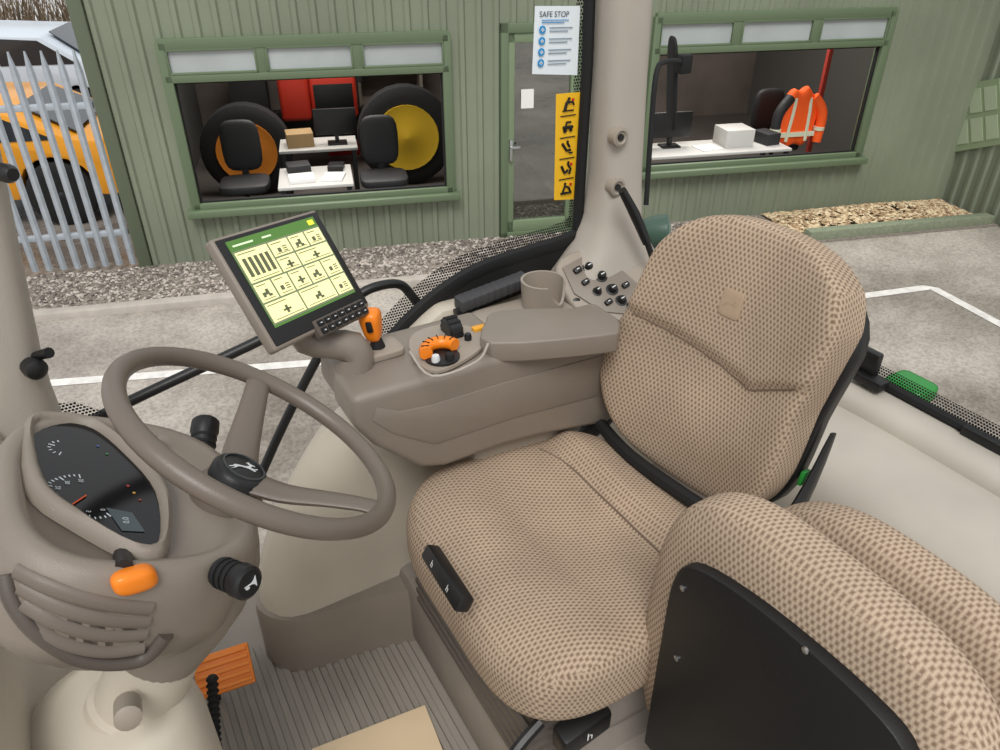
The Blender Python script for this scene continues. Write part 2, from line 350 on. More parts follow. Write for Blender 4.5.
for uu,nm in((-1.6,'office_fill_a'),(2.6,'office_fill_b')):  # unseen area lamps added to brighten the office interior
    l=D.lights.new(nm,'AREA'); l.energy=95; l.size=1.8; l.color=(1,.95,.88); o=D.objects.new(nm,l); COL.objects.link(o); o.location=B(uu,1.5,3.0)
# inside the office
DESK=mat('desk_white',(196,194,190),.5); DK=mat('dark_grey',(40,40,42),.6); RED=mat('machine_red',(176,46,30),.4)
def desk(u0,u1,v0,v1,h,label):
    t=thing('office_desk',label,'desk',B((u0+u1)/2,(v0+v1)/2,0.02))
    bm=nb(); bbox(bm,u0,u1,v0,v1,h-.03,h); mk('desk_top',bm,DESK,t,bev=.006)
    for a in(u0+.04,u1-.04):
        for b in(v0+.04,v1-.04):
            bm=nb(); bbox(bm,a-.02,a+.02,b-.02,b+.02,.02,h-.03); mk('leg',bm,DK,t)
desk(-2.1,-1.4,.1,.75,.62,'white office desk covered in papers behind the left window')
desk(-2.1,-1.3,1.0,1.5,.72,'second pale office desk with a dark screen deeper behind the left window')
desk(1.5,3.2,.1,.62,.68,'long white desk running behind the right window')
def slab(name,u0,u1,v0,v1,h0,h1,m,label,cat,rz=0,group=None):
    bm=nb(); c=B((u0+u1)/2,(v0+v1)/2,(h0+h1)/2); d=U*cos(rz)+N_*sin(rz); obox(bm,c,d,Z.cross(d),Z,(u1-u0)/2,(v1-v0)/2,(h1-h0)/2)
    return tag(mk(name,bm,m,bev=.003),label,cat,group)
slab('paper_stack',-2.0,-1.76,.2,.42,.62,.66,WT,'stack of white paper at the left on the paper covered desk','papers',.1)
slab('paper_stack',-1.68,-1.48,.2,.45,.62,.64,WT,'white paper sheets at the right on the paper covered desk','papers',-.2)
slab('desk_tray',-2.02,-1.8,.5,.7,.62,.7,DK,'dark desk tray behind the papers on the paper covered desk','desk tray',.15)
slab('desk_phone',-1.62,-1.47,.52,.7,.62,.67,BK,'black desk phone behind the paper sheets on the paper covered desk','phone',-.15)
slab('desk_box',-2.02,-1.75,1.1,1.35,.72,.86,mat('box_tan',(170,140,100),.8),'tan box on the desk deeper behind the left window','box',.1)
slab('red_cabinet',-1.62,-1.2,3.3,3.6,.02,1.5,RED,'tall dark red cabinet at the back behind the left window','cabinet')
slab('filing_cabinet',-2.75,-2.3,3.4,3.8,.02,1.3,DK,'dark filing cabinet at the back behind the orange wheel','cabinet')
t=thing('shelf_unit','grey shelf unit with open shelves against the back wall behind the left window','shelf',B(-.65,4.1,.02))
SHF=mat('shelf_grey',(150,140,130),.7)
for a in(-1.1,-.25):
    bm=nb(); bbox(bm,a-.02,a+.02,3.9,4.35,.02,1.9); mk('side_board',bm,SHF,t)
for h in(.1,.55,1.0,1.45,1.88):
    bm=nb(); bbox(bm,-1.1,-.25,3.9,4.35,h-.015,h+.015); mk('shelf_board',bm,SHF,t)
bc_=[((196,150,90),'tan'),((60,90,130),'blue'),((190,60,44),'red'),((206,200,186),'white')]
for i,(c_,nm) in enumerate(bc_):
    slab('storage_box',-1.02+.19*i,-.88+.19*i,3.95,4.2,1.015,1.25,mat('box_'+nm,c_,.7),nm+' storage box on the grey shelf unit behind the left window','box')
def monitor(u,v,h,label):
    t=thing('computer_monitor',label,'monitor',B(u,v,h))
    bm=nb(); bbox(bm,u-.22,u+.22,v-.02,v+.02,h+.1,h+.36); mk('screen_shell',bm,BK,t,bev=.008)
    bm=nb(); bbox(bm,u-.02,u+.02,v-.015,v+.03,h+.02,h+.15); mk('stem',bm,BK,t)
    bm=nb(); bbox(bm,u-.1,u+.1,v-.08,v+.08,h,h+.02); mk('foot',bm,BK,t,bev=.004)
monitor(-1.5,1.2,.72,'black computer monitor on the deeper desk behind the left window'); monitor(1.95,.45,.68,'black computer monitor on the long white desk')
slab('desk_printer',2.5,2.82,.25,.55,.68,.86,DESK,'white printer standing on the long desk behind the right window','printer')
slab('paper_sheet',2.2,2.45,.2,.42,.68,.69,WT,'loose white papers on the long desk behind the right window','papers',.2)
slab('file_box',2.95,3.12,.25,.5,.68,.8,DK,'small dark box at the right end of the long desk','box',.2)
slab('wall_chart',2.0,2.7,4.36,4.39,.9,1.5,mat('chart_pale',(170,176,170),.7),'pale chart on the back wall behind the right window','poster')
def chair(u,v,label):
    t=thing('office_chair',label,'chair',B(u,v,.02))
    bm=nb(); rbox(bm,B(u,v,.5),U,N_,Z,(.24,.23,.05),5,5); mk('seat',bm,DK,t)
    bm=nb(); rbox(bm,B(u,v+.24,.82),U,N_,Z,(.19,.05,.25),4,5); mk('backrest',bm,DK,t)
    bm=nb(); lathe(bm,B(u,v,.08),Z,[(0,.03),(.4,.025)],10); bbox(bm,u-.03,u+.03,v+.18,v+.26,.48,.6); mk('post',bm,BK,t)
    bm=nb()
    for k in range(5):
        a=2*pi*k/5; tube(bm,[B(u,v,.1),B(u+.28*cos(a),v+.28*sin(a),.05)],.02,6)
    mk('base',bm,BK,t)
chair(-1.08,.6,'dark office chair right of the paper covered desk'); chair(3.5,.95,'dark office chair draped with a hi-vis jacket behind the right window'); chair(-2.45,.7,'dark office chair left of the paper covered desk')
HV=mat('hivis_orange',(255,96,30),.7,emit=.12); HVS=mat('hivis_silver',(222,224,196),.4,emit=.1)  # slight emission makes the jacket cloth and bands look brighter
t=thing('hivis_jacket','bright orange hi-vis jacket with silver bands hung on a dark office chair','jacket',B(3.5,.72,.5))
JD=-.07
def jf(l,q): return V((l.x*(1.0-.3*max(0,q.z))+.03*q.z,l.y,l.z+.025*sin(q.x*7)))
bm=nb(); rbox(bm,B(3.55,.69,.92+JD),U,N_,Z,(.25,.08,.31),3.2,10,jf); mk('body',bm,HV,t)
for s in(-1,1):
    bm=nb(); tube(bm,[B(3.57+.14*s,.66,1.14+JD),B(3.56+.27*s,.62,.97+JD),B(3.55+.27*s,.60,.66+JD)],[.06,.058,.05],10,sm=4); sl_=mk('sleeve',bm,HV if s>0 else DK,t)
    bm=nb(); lathe(bm,B(3.55+.27*s,.605,.79+JD),Z,[(0,.06),(.04,.06)],12); mk('sleeve_band',bm,HVS,sl_)
    bm=nb(); tube(bm,[B(3.57+.09*s,.63,1.14+JD),B(3.56+.1*s,.602,1.0+JD),B(3.55+.12*s,.602,.68+JD)],.02,8,sm=3,flat=.5,ref=U); mk('reflective_band',bm,HVS,t)
bm=nb(); bbox(bm,3.33,3.77,.596,.62,.73+JD,.78+JD); mk('reflective_band',bm,HVS,t)
slab('red_post',4.02,4.07,1.0,1.05,.02,2.4,mat('post_red',(176,64,54),.5),'red upright post near the right end of the right window','post')
# added machine standing in for reflections in the left window
mc=thing('reflected_machine','red machine with yellow and orange wheel discs built deep behind the left window for its reflections','machine',B(-1.5,2.4,.02))
bm=nb(); bbox(bm,-2.1,-1.75,2.35,2.75,.7,1.45); bbox(bm,-1.75,-1.2,2.4,2.75,.7,1.2); mk('hood',bm,RED,mc,bev=.05,seg=3)
bm=nb(); bbox(bm,-1.7,-1.25,2.38,2.4,.8,1.1); mk('grille',bm,BK,mc,bev=.004)
bm=nb(); bbox(bm,-2.9,-.6,2.75,2.85,.35,.75); mk('chassis',bm,BK,mc,bev=.03)
bm=nb(); bbox(bm,-2.15,-2.07,2.4,2.5,1.2,2.2); bbox(bm,-1.2,-1.12,2.4,2.5,1.1,2.2); bbox(bm,-2.15,-1.12,2.35,2.85,2.15,2.25); mk('cab_frame',bm,DK,mc,bev=.02)
for uu,vv,rr,cl in((-.7,1.95,.56,(226,184,44)),(-2.5,1.95,.5,(226,136,44))):
    bm=nb(); lathe(bm,B(uu,vv,rr+.02),-N_,[(-.12,rr*.55),(-.14,rr*.85),(-.1,rr),(.1,rr),(.14,rr*.85),(.12,rr*.6)],28); wh=mk('wheel',bm,RUB,mc)
    bm=nb(); lathe(bm,B(uu,vv,rr+.02),-N_,[(-.1,rr*.64),(.15,rr*.66),(.14,rr*.55),(.15,rr*.2),(.18,.02)],28); mk('wheel_disc',bm,mat('disc_paint',cl,.5),wh)
# ---------------------------------------------------------------- fence, cars, hedge, far wall
fe=thing('palisade_fence','galvanised steel palisade fence with pointed pales left of the building','fence',B(-4.4,-.02,0))
u=-5.6
while u<-3.47:
    bm=nb(); w_=.03
    P=[(u-w_,0),(u-w_*.4,-.018),(u+w_*.4,-.018),(u+w_,0)]
    r0=[bm.verts.new(B(a,b-.03,.05)) for a,b in P]; r1=[bm.verts.new(B(a,b-.03,1.72)) for a,b in P]
    r2=[bm.verts.new(B(u+(a-u)*.25,b*.5-.03,1.88)) for a,b in P]
    for A,Bq in((r0,r1),(r1,r2)):
        for i in range(3): bm.faces.new((A[i],A[i+1],Bq[i+1],Bq[i]))
    mk('pale',bm,STEEL,fe,fix=False,sharp=20); u+=.118
for h in(.35,1.45):
    bm=nb(); bbox(bm,-5.65,-3.45,-.03,.02,h-.025,h+.025); mk('rail',bm,STEEL,fe,bev=.004)
bm=nb(); bbox(bm,-4.7,-4.64,0,.06,0,1.8); mk('post',bm,STEEL,fe)
def car(u0,v0,col,label,wo=-.62,hs=1.0):
    t=thing('parked_car',label,'car',B(u0-2,v0+.85,0)); pm=mat('car_paint',col,.25)
    H=lambda h: h if h<.6 else .6+(h-.6)*hs
    wx=(wo,wo-2.55)
    low=[]
    for cx in(wx[1],wx[0]):
        for k in range(9):
            a=pi-pi*k/8; low.append((cx+.38*cos(a),.33+.38*sin(a) if sin(a)>.05 else .3))
    pr=[(.0,.3),(.03,.6),(.0,.8),(-.12,.95),(-.4,1.0),(-.9,1.36),(-2.1,1.42),(-2.8,1.02),(-3.7,.88),(-3.9,.7),(-3.92,.3)]+low
    bm=nb(); prism(bm,[B(u0+a,v0,H(h) if (a,h) not in low else h) for a,h in pr],N_*1.7); bd=mk('body',bm,pm,t,bev=.03,seg=2)
    bm=nb(); bbox(bm,u0-3.85,u0-.05,v0+.2,v0+1.5,.25,.6); mk('underbody',bm,BM,t)
    wn=[(-.52,1.0),(-.95,1.31),(-1.5,1.35),(-1.5,1.0)],[(-1.58,1.0),(-1.58,1.35),(-2.08,1.36),(-2.6,1.02)]
    for q in wn:
        bm=nb(); prism(bm,[B(u0+a,v0-.008,H(h)) for a,h in q],N_*.02); mk('side_window',bm,mat('car_glass',(44,50,56),.1),t)
    bm=nb(); prism(bm,[B(u0-.37,v0+.2,H(1.02)+.01),B(u0-.37,v0+1.5,H(1.02)+.01),B(u0-.86,v0+1.4,H(1.37)+.01),B(u0-.86,v0+.3,H(1.37)+.01)],(U*.6+Z*.8)*.012); mk('rear_window',bm,mat('car_glass_b',(60,70,78),.1),t)
    bm=nb(); bbox(bm,u0-.08,u0+.035,v0+.06,v0+.35,.62,.76); mk('lamp',bm,mat('car_lamp',(170,30,24),.3),t,bev=.02)
    for a in wx:
        bm=nb(); lathe(bm,B(u0+a,v0+.1,.33),-N_,[(-.1,.2),(-.1,.31),(-.06,.33),(.08,.33),(.1,.3),(.1,.21)],26); wv=mk('wheel',bm,RUB,t)
        bm=nb(); lathe(bm,B(u0+a,v0+.1,.33),-N_,[(.0,.2),(.1,.21),(.08,.18),(.09,.05),(.11,.01)],20); mk('wheel_trim',bm,mat('alloy',(70,72,76),.4,.6),wv)
car(-3.72,1.3,(244,166,46),'orange yellow parked car close behind the palisade fence',hs=.72); car(-4.4,5.2,(206,216,226),'pale silver blue parked car behind the orange one')
hv=[];hf=[]
for i in range(2600):
    p=B(random.uniform(-13,-3.6),random.uniform(9,10.4),0); h=random.uniform(1.5,2.5)*random.uniform(.6,1); a=random.uniform(0,pi); d=V((cos(a),sin(a),0))*.02; le=V((random.uniform(-.4,.4),random.uniform(-.3,.3),h)); b=len(hv)
    q=p+V((0,0,random.uniform(0,h*.6))); hv+=[q-d,q+d,p+le+d*.3]; hf.append((b,b+1,b+2))
me=D.meshes.new('hedge'); me.from_pydata(hv,[],hf); me.materials.append(mat('twig',(120,104,84),.9,var=.3,vs=2)); o=D.objects.new('hedge',me); COL.objects.link(o); tag(o,'brown bare twiggy hedge beyond the parked cars','hedge',kind='stuff')
sh=thing('far_shed','long pale shed beyond the bare hedge at top left','shed',B(-9,14,0))
bm=nb(); bbox(bm,-22,-2,14,20,0,3); mk('wall',bm,mat('shed_white',(240,243,245),.8),sh)
bm=nb(); prism(bm,[B(-22.2,13.8,3),B(-22.2,17,4.2),B(-22.2,20.2,3)],U*20.4); mk('roof',bm,mat('shed_roof',(214,220,224),.7),sh)
# ================================================================ CAB SHELL
bm=nb(); box(bm,-.5,1.62,.02,1.5,-.12,0)
x=-.4
while x<.41: box(bm,x,x+.016,.1,1.3,0,.006); x+=.03
tag(mk('floor',bm,FL,bev=.0015,seg=1),kind='structure')
bm=nb(); box(bm,.41,1.55,.1,1.24,0,.2); tag(mk('trim_1',bm,GR,bev=.02),kind='structure')
bm=nb(); box(bm,-.55,-.245,.15,1.5,0,.74); tag(mk('wall_front',bm,CR,bev=.05,seg=4),kind='structure')
SILL=[(1.2,.80),(1.06,.765),(.92,.755),(.78,.735),(.64,.67),(.5,.555),(.38,.42),(.28,.27),(.2,.1),(.15,0)]
SC3=cr([(a,0,b) for a,b in SILL],4)
LOWP=cr([(1.3,0,.62),(.9,0,.625),(.6,0,.64),(.42,0,.645),(.33,0,.625),(.255,0,.55),(.17,0,.42),(.115,0,.29),(.10,0,.17),(.105,0,0)],5)
OUTP=cr([(1.3,0,.62),(.95,0,.625),(.72,0,.62),(.60,0,.60),(.52,0,.55),(.42,0,.455),(.33,0,.34),(.26,0,.22),(.21,0,.11),(.18,0,0)],5)
LN=[]
for i,p in enumerate(LOWP):
    d=(LOWP[min(i+1,len(LOWP)-1)]-LOWP[max(i-1,0)]).normalized(); nn=V((-d.z,0,d.x))
    if nn.dot(V((1.0,0,.05))-p)<0: nn=-nn
    LN.append(nn)
bm=nb(); rings=[]
for y,o_ in((1.45,0),(1.41,0),(1.36,0),(1.31,0),(1.27,.003),(1.24,.012),(1.21,.032),(1.195,.055),(1.187,.085),(1.185,.12)):
    tb=max(0,min(1,(1.45-y)/.20)); tb=tb*tb*(3-2*tb)
    r=[po_*(1-tb)+p*tb+nn*o_+Y_*y for po_,p,nn in zip(OUTP,LOWP,LN)]
    r=[V((q.x,q.y,max(q.z,0))) for q in r]; rings.append(r+[V((1.3,y,0))])
loft(bm,rings); wr=tag(mk('wall_right',bm,CR,sharp=60),kind='structure')
TR=[V((p.x,1.44,min(p.z,.69))) for p in SC3]
bm=nb(); prism(bm,TR+[V((1.3,1.44,0)),V((1.3,1.44,.69))],V((0,.06,0))); tag(mk('trim_7',bm,CR,bev=.015,seg=2),kind='structure')
bm=nb(); PLN=[(.16,1.44),(.115,1.34),(.09,1.27),(.098,1.228),(.122,1.196),(.16,1.174),(.23,1.163),(.32,1.15),(.44,1.12)]
PLN=[(p.x,p.y) for p in cr([(a,b,0) for a,b in PLN],4)]+[(.44,1.44)]
loft(bm,[[V((a,b,0)) for a,b in PLN],[V((a+.002,b+.003,.15)) for a,b in PLN],[V((a+.006,b+.008,.168)) for a,b in PLN],[V((a+.03,b+.04,.174)) for a,b in PLN]])
tag(mk('trim_2',bm,PL),kind='structure')
bm=nb(); box(bm,1.49,1.62,0,1.5,0,.5); tag(mk('wall_rear',bm,CRG,bev=.045,seg=4),kind='structure')
bm=nb(); rbox(bm,(1.43,.62,.235),X_,Y_,Z,(.2,.66,.235),3,14,lambda l,q:V((l.x-.02*max(0,q.z)*(1-q.y**2),l.y,l.z))); t3=tag(mk('trim_3',bm,CRG),kind='structure')
bm=nb(); box(bm,1.12,1.36,.1,.62,.2,.29); tag(mk('trim_8',bm,CRG,bev=.03,seg=3),kind='structure')
bm=nb(); box(bm,1.25,1.6,1.36,1.5,0,.64); tag(mk('trim_4',bm,CR,bev=.03,seg=3),kind='structure')
def pillar(name,rows,m,k=3.2):
    bm=nb(); loft(bm,[sring((x,y,z),X_,Y_,a,b,28,k) for x,y,z,a,b in rows]); return tag(mk(name,bm,m),kind='structure')
bp=pillar('trim_5',[(1.15,1.42,.6,.19,.1),(1.15,1.425,.68,.175,.095),(1.16,1.435,.73,.13,.085),(1.17,1.445,.78,.09,.075),(1.175,1.455,.84,.068,.065),(1.18,1.465,.95,.06,.06),(1.178,1.475,1.2,.058,.056),(1.165,1.48,1.75,.055,.054)],CD)
for px,py in((620,137),(617,187)):
    c=atY(px,py,1.402); bm=nb(); lathe(bm,c,-Y_,[(-.02,.022),(.004,.022),(.006,.016),(.002,.012),(.002,.002)],20); so_=mk('socket_ring',bm,PM,bp)
    bm=nb(); lathe(bm,c-Y_*.002,-Y_,[(-.003,.009),(.004,.008)],12); mk('socket_core',bm,BK,so_)
ap=pillar('trim_6',[(-.28,1.47,.55,.13,.08),(-.25,1.47,.72,.1,.075),(-.21,1.47,.8,.065,.065),(-.175,1.475,1.0,.055,.06),(-.13,1.48,1.3,.05,.055),(-.07,1.48,1.75,.05,.05)],CD)
bm=nb(); lathe(bm,atY(34,368,1.40),V((.5,-1,0)),[(-.03,.014),(.0,.02),(.012,.019),(.02,.008)],16); lathe(bm,atY(44,354,1.40),V((.5,-.6,.3)),[(-.03,.008),(.016,.01)],10); mk('coat_hook',bm,BK,ap)
bm=nb(); lathe(bm,atY(2,172,1.41),V((.6,-1,0)),[(-.02,.015),(.02,.015),(.03,.01)],14); mk('mirror_knob',bm,BK,ap)
# window surrounds (the clear panes themselves are invisible in the photograph)
def strip(name,P,off,m,parent):
    bm=nb(); a=[bm.verts.new(p) for p in P]; b=[bm.verts.new(p+o) for p,o in zip(P,off)]
    for i in range(len(P)-1): bm.faces.new((a[i],a[i+1],b[i+1],b[i]))
    return mk(name,bm,m,parent,uv=True)
hi_=[p for p in SC3 if p.z>.5]
bm=nb(); tube(bm,[V((p.x,1.5,p.z+.006)) for p in hi_],.02,8,flat=.8); w1=tag(mk('window_1',bm,BM),kind='structure')
bm=nb(); prism(bm,[V((p.x,1.49,p.z+.01)) for p in hi_]+[V((p.x,1.49,min(p.z-.03,.67))) for p in hi_][::-1],V((0,.012,0))); mk('sill_rubber',bm,BM,w1)
bm=nb(); tube(bm,[(1.10,1.5,.78),(1.105,1.505,1.2),(1.09,1.51,1.75)],.014,8); mk('seal',bm,BM,w1)
strip('frit_band',[V((p.x,1.512,p.z)) for p in hi_],[V((-.03,0,.05))]*len(hi_),FR,w1)
strip('frit_band',[V((1.08,1.512,.76)),V((1.063,1.512,1.75))],[V((.03,0,0))]*2,FR,w1)
P=[atY(x,y,1.51) for x,y in((50,404),(75,402),(105,412),(135,430))]; strip('frit_band',P,[V((0,0,-.05))]*4,FR,w1)
bm=nb(); tube(bm,[(1.248,1.5,.7),(1.25,1.505,1.2),(1.232,1.51,1.75)],.014,8); w2=tag(mk('window_2',bm,BM),kind='structure')
bm=nb(); tube(bm,[(1.27,1.5,.65),(1.6,1.5,.63)],.012,8); mk('seal',bm,BM,w2)
bm=nb(); tube(bm,[(1.598,.02,.505),(1.598,1.45,.505)],.014,8); w3=tag(mk('window_3',bm,BM),kind='structure')
strip('frit_band',[V((1.6,.02,.512)),V((1.6,1.45,.512))],[V((0,0,.038))]*2,FR,w3)
c=atX(868,362,1.57); bm=nb(); obox(bm,c,X_,Y_,Z,.012,.03,.035); mk('hinge',bm,BK,w3,bev=.006)
bm=nb(); obox(bm,c+V((-.01,-.02,-.035)),X_,Y_,Z,.02,.045,.012); mk('hinge_arm',bm,BK,w3,bev=.004)
c=atX(985,440,1.585); bm=nb(); obox(bm,c,X_,Y_,Z,.012,.05,.012); mk('latch_strip',bm,BK,w3,bev=.004)
# outside bits of the tractor
bm=nb(); rbox(bm,atX(910,388,1.75),X_,Y_,Z,(.045,.055,.024),6,6); tag(mk('rear_fender',bm,GREEN),'bright green fender piece just outside the rear window','fender')
lc=atY(660,232,1.6)
t=thing('work_lamp','dark green round lamp housing outside the glass behind the far pillar','lamp',lc)
bm=nb(); lathe(bm,lc,V((.75,-.6,.1)),[(-.07,.01),(-.06,.036),(-.02,.05),(.02,.053),(.025,.048)],22); mk('housing',bm,DGREEN,t)
bm=nb(); lathe(bm,lc,V((.75,-.6,.1)),[(.024,.047),(.03,.034),(.032,.01)],22); mk('lens',bm,mat('lamp_lens',(120,140,130),.15),t)
bm=nb(); tube(bm,[lc,lc+V((0,-.03,-.1))],.012,8); mk('bracket',bm,BK,t)
t=thing('side_mirror','black exterior mirror seen edge on beside the far pillar','mirror',atY(655,140,1.62))
a=atY(673,36,1.75); b=atY(671,130,1.75); bm=nb(); rbox(bm,(a+b)/2,V((.91,-.42,0)).normalized(),V((.42,.91,0)).normalized(),(a-b).normalized(),(.008,.04,(a-b).length/2),4,7); mk('mirror_head',bm,BM,t)
bm=nb(); c=atY(684,64,1.70); obox(bm,c,X_,Y_,Z,.02,.016,.026); mk('clamp',bm,BM,t,bev=.006)
bm=nb(); tube(bm,[atY(684,62,1.70),atY(664,62,1.66),atY(656,75,1.63),atY(651,130,1.6),atY(646,205,1.56)],.0075,8,sm=4); mk('arm',bm,BM,t)
def rail(pts,y,r,label):
    bm=nb(); tube(bm,[atY(a,b,y) for a,b in pts],r,10,sm=5); return tag(mk('handrail',bm,BK),label,'handrail')
rail([(60,440),(120,406),(250,345),(262,338)],1.66,.013,'straight sloping black handrail outside the glass behind the steering wheel')
rail([(250,500),(280,432),(310,372),(328,340)],1.62,.012,'short steep black handrail outside the glass below the display')
rail([(352,300),(372,288),(398,284),(412,296),(428,318)],1.60,.012,'looped black handrail outside the glass right of the display')
# stickers on the glass
yg=1.511
q=[atY(x,y,yg) for x,y in((535,6),(580,6),(577,75),(532,74))]
bm=nb(); prism(bm,q,V((0,-.001,0))); st=tag(mk('safety_notice',bm,mat('notice_white',(226,234,238),.5)),'white and blue safety notice stuck high on the far glass','sticker')
ex=(q[1]-q[0]).normalized(); ey=(q[0]-q[3]).normalized(); Wd=(q[1]-q[0]).length; Hd=(q[0]-q[3]).length; BL=mat('notice_blue',(40,140,200),.5)
TXB=mat('print_dark',(40,60,80),.6); TXL=mat('print_grey',(120,140,156),.6)
text('title',"SAFE STOP",.0165,q[0]+ex*Wd*.42-ey*Hd*.12-Y_*.003,ex,Z,TXB,st)
for k in range(4):
    c=q[0]+ex*Wd*.17-ey*Hd*(.34+.165*k)-Y_*.003; bm=nb(); lathe(bm,c,-Y_,[(0,.0085),(.001,.0085)],18); ic=mk('round_icon',bm,BL,st)
    bm=nb(); obox(bm,c-Y_*.0015,ex,Y_,Z,.004,.0003,.0012); obox(bm,c-Y_*.0015,ex,Y_,Z,.0012,.0003,.004); mk('icon_mark',bm,WT,ic)
    bm=nb()
    for j in range(2): obox(bm,c+ex*(Wd*(.42-.05*j))+Z*(.004-.007*j),ex,Y_,Z,Wd*(.26-.05*j),.0004,.0009)
    mk('text_lines',bm,TXL,st)
bm=nb(); obox(bm,q[0]+ex*Wd*.45-ey*Hd*.2-Y_*.003,ex,Y_,Z,Wd*.3,.0004,.0008); obox(bm,q[0]+ex*Wd*.4-ey*Hd*.235-Y_*.003,ex,Y_,Z,Wd*.25,.0004,.0008); mk('text_lines',bm,BL,st)
q=[atY(x,y,yg) for x,y in((556,94),(580,92),(577,199),(554,200))]
bm=nb(); prism(bm,q,V((0,-.001,0))); st=tag(mk('warning_sticker',bm,YEL),'tall yellow warning sticker with five black pictograms on the far glass','sticker')
for k in range(5):
    c=q[0]+(q[1]-q[0])*.5+(q[3]-q[0])*(k+.5)/5-Y_*.003
    if k<4:
        bm=nb(); obox(bm,q[0]+(q[1]-q[0])*.5+(q[3]-q[0])*(k+1)/5-Y_*.003,X_,Y_,Z,.022,.0004,.0012); mk('divider',bm,BM,st)
    bm=nb(); T=lambda pts,r:tube(bm,[c+V((a,0,b)) for a,b in pts],r,6)
    if k==0: T([(-.016,-.014),(.016,-.014)],.0016); T([(-.01,-.013),(-.006,.002),(.0,.009)],.004); lathe(bm,c+V((.001,0,.013)),-Y_,[(0,.004),(.001,.004)],10); T([(0,.004),(.012,.006),(.016,-.002)],.0026)
    if k==1: T([(-.014,-.002),(.014,-.002)],.004); T([(-.006,.0),(-.004,.01),(.008,.01)],.0026); lathe(bm,c+V((-.008,0,-.009)),-Y_,[(0,.0055),(.001,.0055)],12); lathe(bm,c+V((.009,0,-.009)),-Y_,[(0,.004),(.001,.004)],12)
    if k==2: T([(-.015,.012),(-.002,-.006),(.01,-.006)],.0034); T([(.0,.012),(.007,.002)],.003); lathe(bm,c+V((.0,0,.015)),-Y_,[(0,.0035),(.001,.0035)],10); T([(.006,-.013),(.016,-.013)],.002)
    if k==3: T([(-.016,.008),(-.006,-.01),(.004,-.004)],.0036); T([(.002,.012),(.012,-.002),(.008,-.014)],.003); lathe(bm,c+V((.004,0,.015)),-Y_,[(0,.0035),(.001,.0035)],10)
    if k==4: T([(-.016,-.011),(.016,-.011)],.003); T([(-.01,-.008),(-.004,.008),(.008,.002),(.013,-.008)],.003); lathe(bm,c+V((-.004,0,.013)),-Y_,[(0,.0035),(.001,.0035)],10)
    mk('pictogram',bm,BM,st)
    if k in(0,3,4):
        bm=nb(); obox(bm,c+V((.013,0,.01)),X_,Y_,Z,.003,.001,.003); mk('red_mark',bm,mat('mark_red',(200,40,30),.5),st)
# ================================================================ STEERING
n=V((.60,-.03,.80)).normalized(); wc=atY(262,436,.78); ex=Y_.cross(n).normalized(); ey_=n.cross(ex)
RW=.175
def wp(a,r,d=0): return wc+ex*(cos(a)*r)+ey_*(sin(a)*r)+n*d
sw=thing('steering_wheel','brown steering wheel with black hub cap on the tilted column','steering wheel',wc-n*.06)
bm=nb(); tube(bm,[wp(2*pi*i/72,RW) for i in range(72)],.0125,14,True); mk('rim',bm,WH,sw)
for deg in(76,-38):
    a=radians(deg); bm=nb(); tube(bm,[wp(a,.015,-.062),wp(a,.06,-.05),wp(a,.11,-.026),wp(a,.15,-.008),wp(a,RW,-.001)],[.027,.023,.019,.017,.019],12,sm=4,flat=.42,ref=ex*-sin(a)+ey_*cos(a)); sp=mk('spoke',bm,WH,sw)
HB=.03
bm=nb(); lathe(bm,wc-n*HB,n,[(-.085,.03),(-.08,.044),(-.055,.044),(-.04,.036)],28); mk('hub',bm,WH,sw)
bm=nb(); lathe(bm,wc-n*HB,n,[(-.042,.03),(-.04,.036),(-.026,.036),(-.02,.032),(-.018,.028)],32); hc=mk('hub_cap',bm,BK,sw)
bm=nb(); lathe(bm,wc-n*HB,n,[(-.0185,.0275),(-.016,.0275),(-.016,.0255),(-.0185,.0255)],32); mk('emblem_ring',bm,mat('emblem_grey',(90,92,94),.35,.7),hc)
ho=wc-n*(HB+.0172); dx=atP(258,468,ho,n)-atP(228,460,ho,n)
bm=nb(); deer(bm,ho,dx,n.cross(dx),.0155,.0008); mk('emblem',bm,SVP,hc)
# column and binnacle
n2=V((.51,0,.86)).normalized(); wc2=V((.085,.78,.935))
col=thing('steering_column','brown steering column console with instrument cluster, stalks and air vent','steering column',(-.2,.78,0))
bm=nb(); lathe(bm,wc2,n2,[(-.33,.05),(-.25,.07),(-.2,.078),(-.14,.074),(-.11,.062),(-.1,.05)],32); mk('column_shroud',bm,PL,col)
bm=nb(); lathe(bm,wc2,n2,[(-.12,.055),(-.115,.05),(-.085,.047),(-.08,.042)],28); mk('column_collar',bm,PM,col)
bm=nb(); loft(bm,[sring((-.2,.78,0),X_,Y_,.19,.21,32,3),sring((-.2,.78,.3),X_,Y_,.16,.18,32,3),sring((-.175,.78,.5),X_,Y_,.135,.14,32,2.7),sring((-.15,.78,.59),X_,Y_,.10,.105,32,2.4),sring((-.14,.78,.61),X_,Y_,.075,.08,32,2.2)]); mk('lower_cowl',bm,CR,col,sharp=60)
bm=nb(); lathe(bm,wc2,n2,[(-.5,.06),(-.44,.057),(-.435,.062),(-.40,.062),(-.395,.055),(-.3,.055)],28); mk('column_tube',bm,CR,col)
pn=V((.45,0,.893)).normalized(); ps=V((-.893,0,.45)).normalized(); pc=V((-.04,.785,.928))
def pod(d,a,b,sh=0,tp=.08): return sring(pc+pn*d+ps*sh,ps,Y_,a,b,48,2.7,tp)
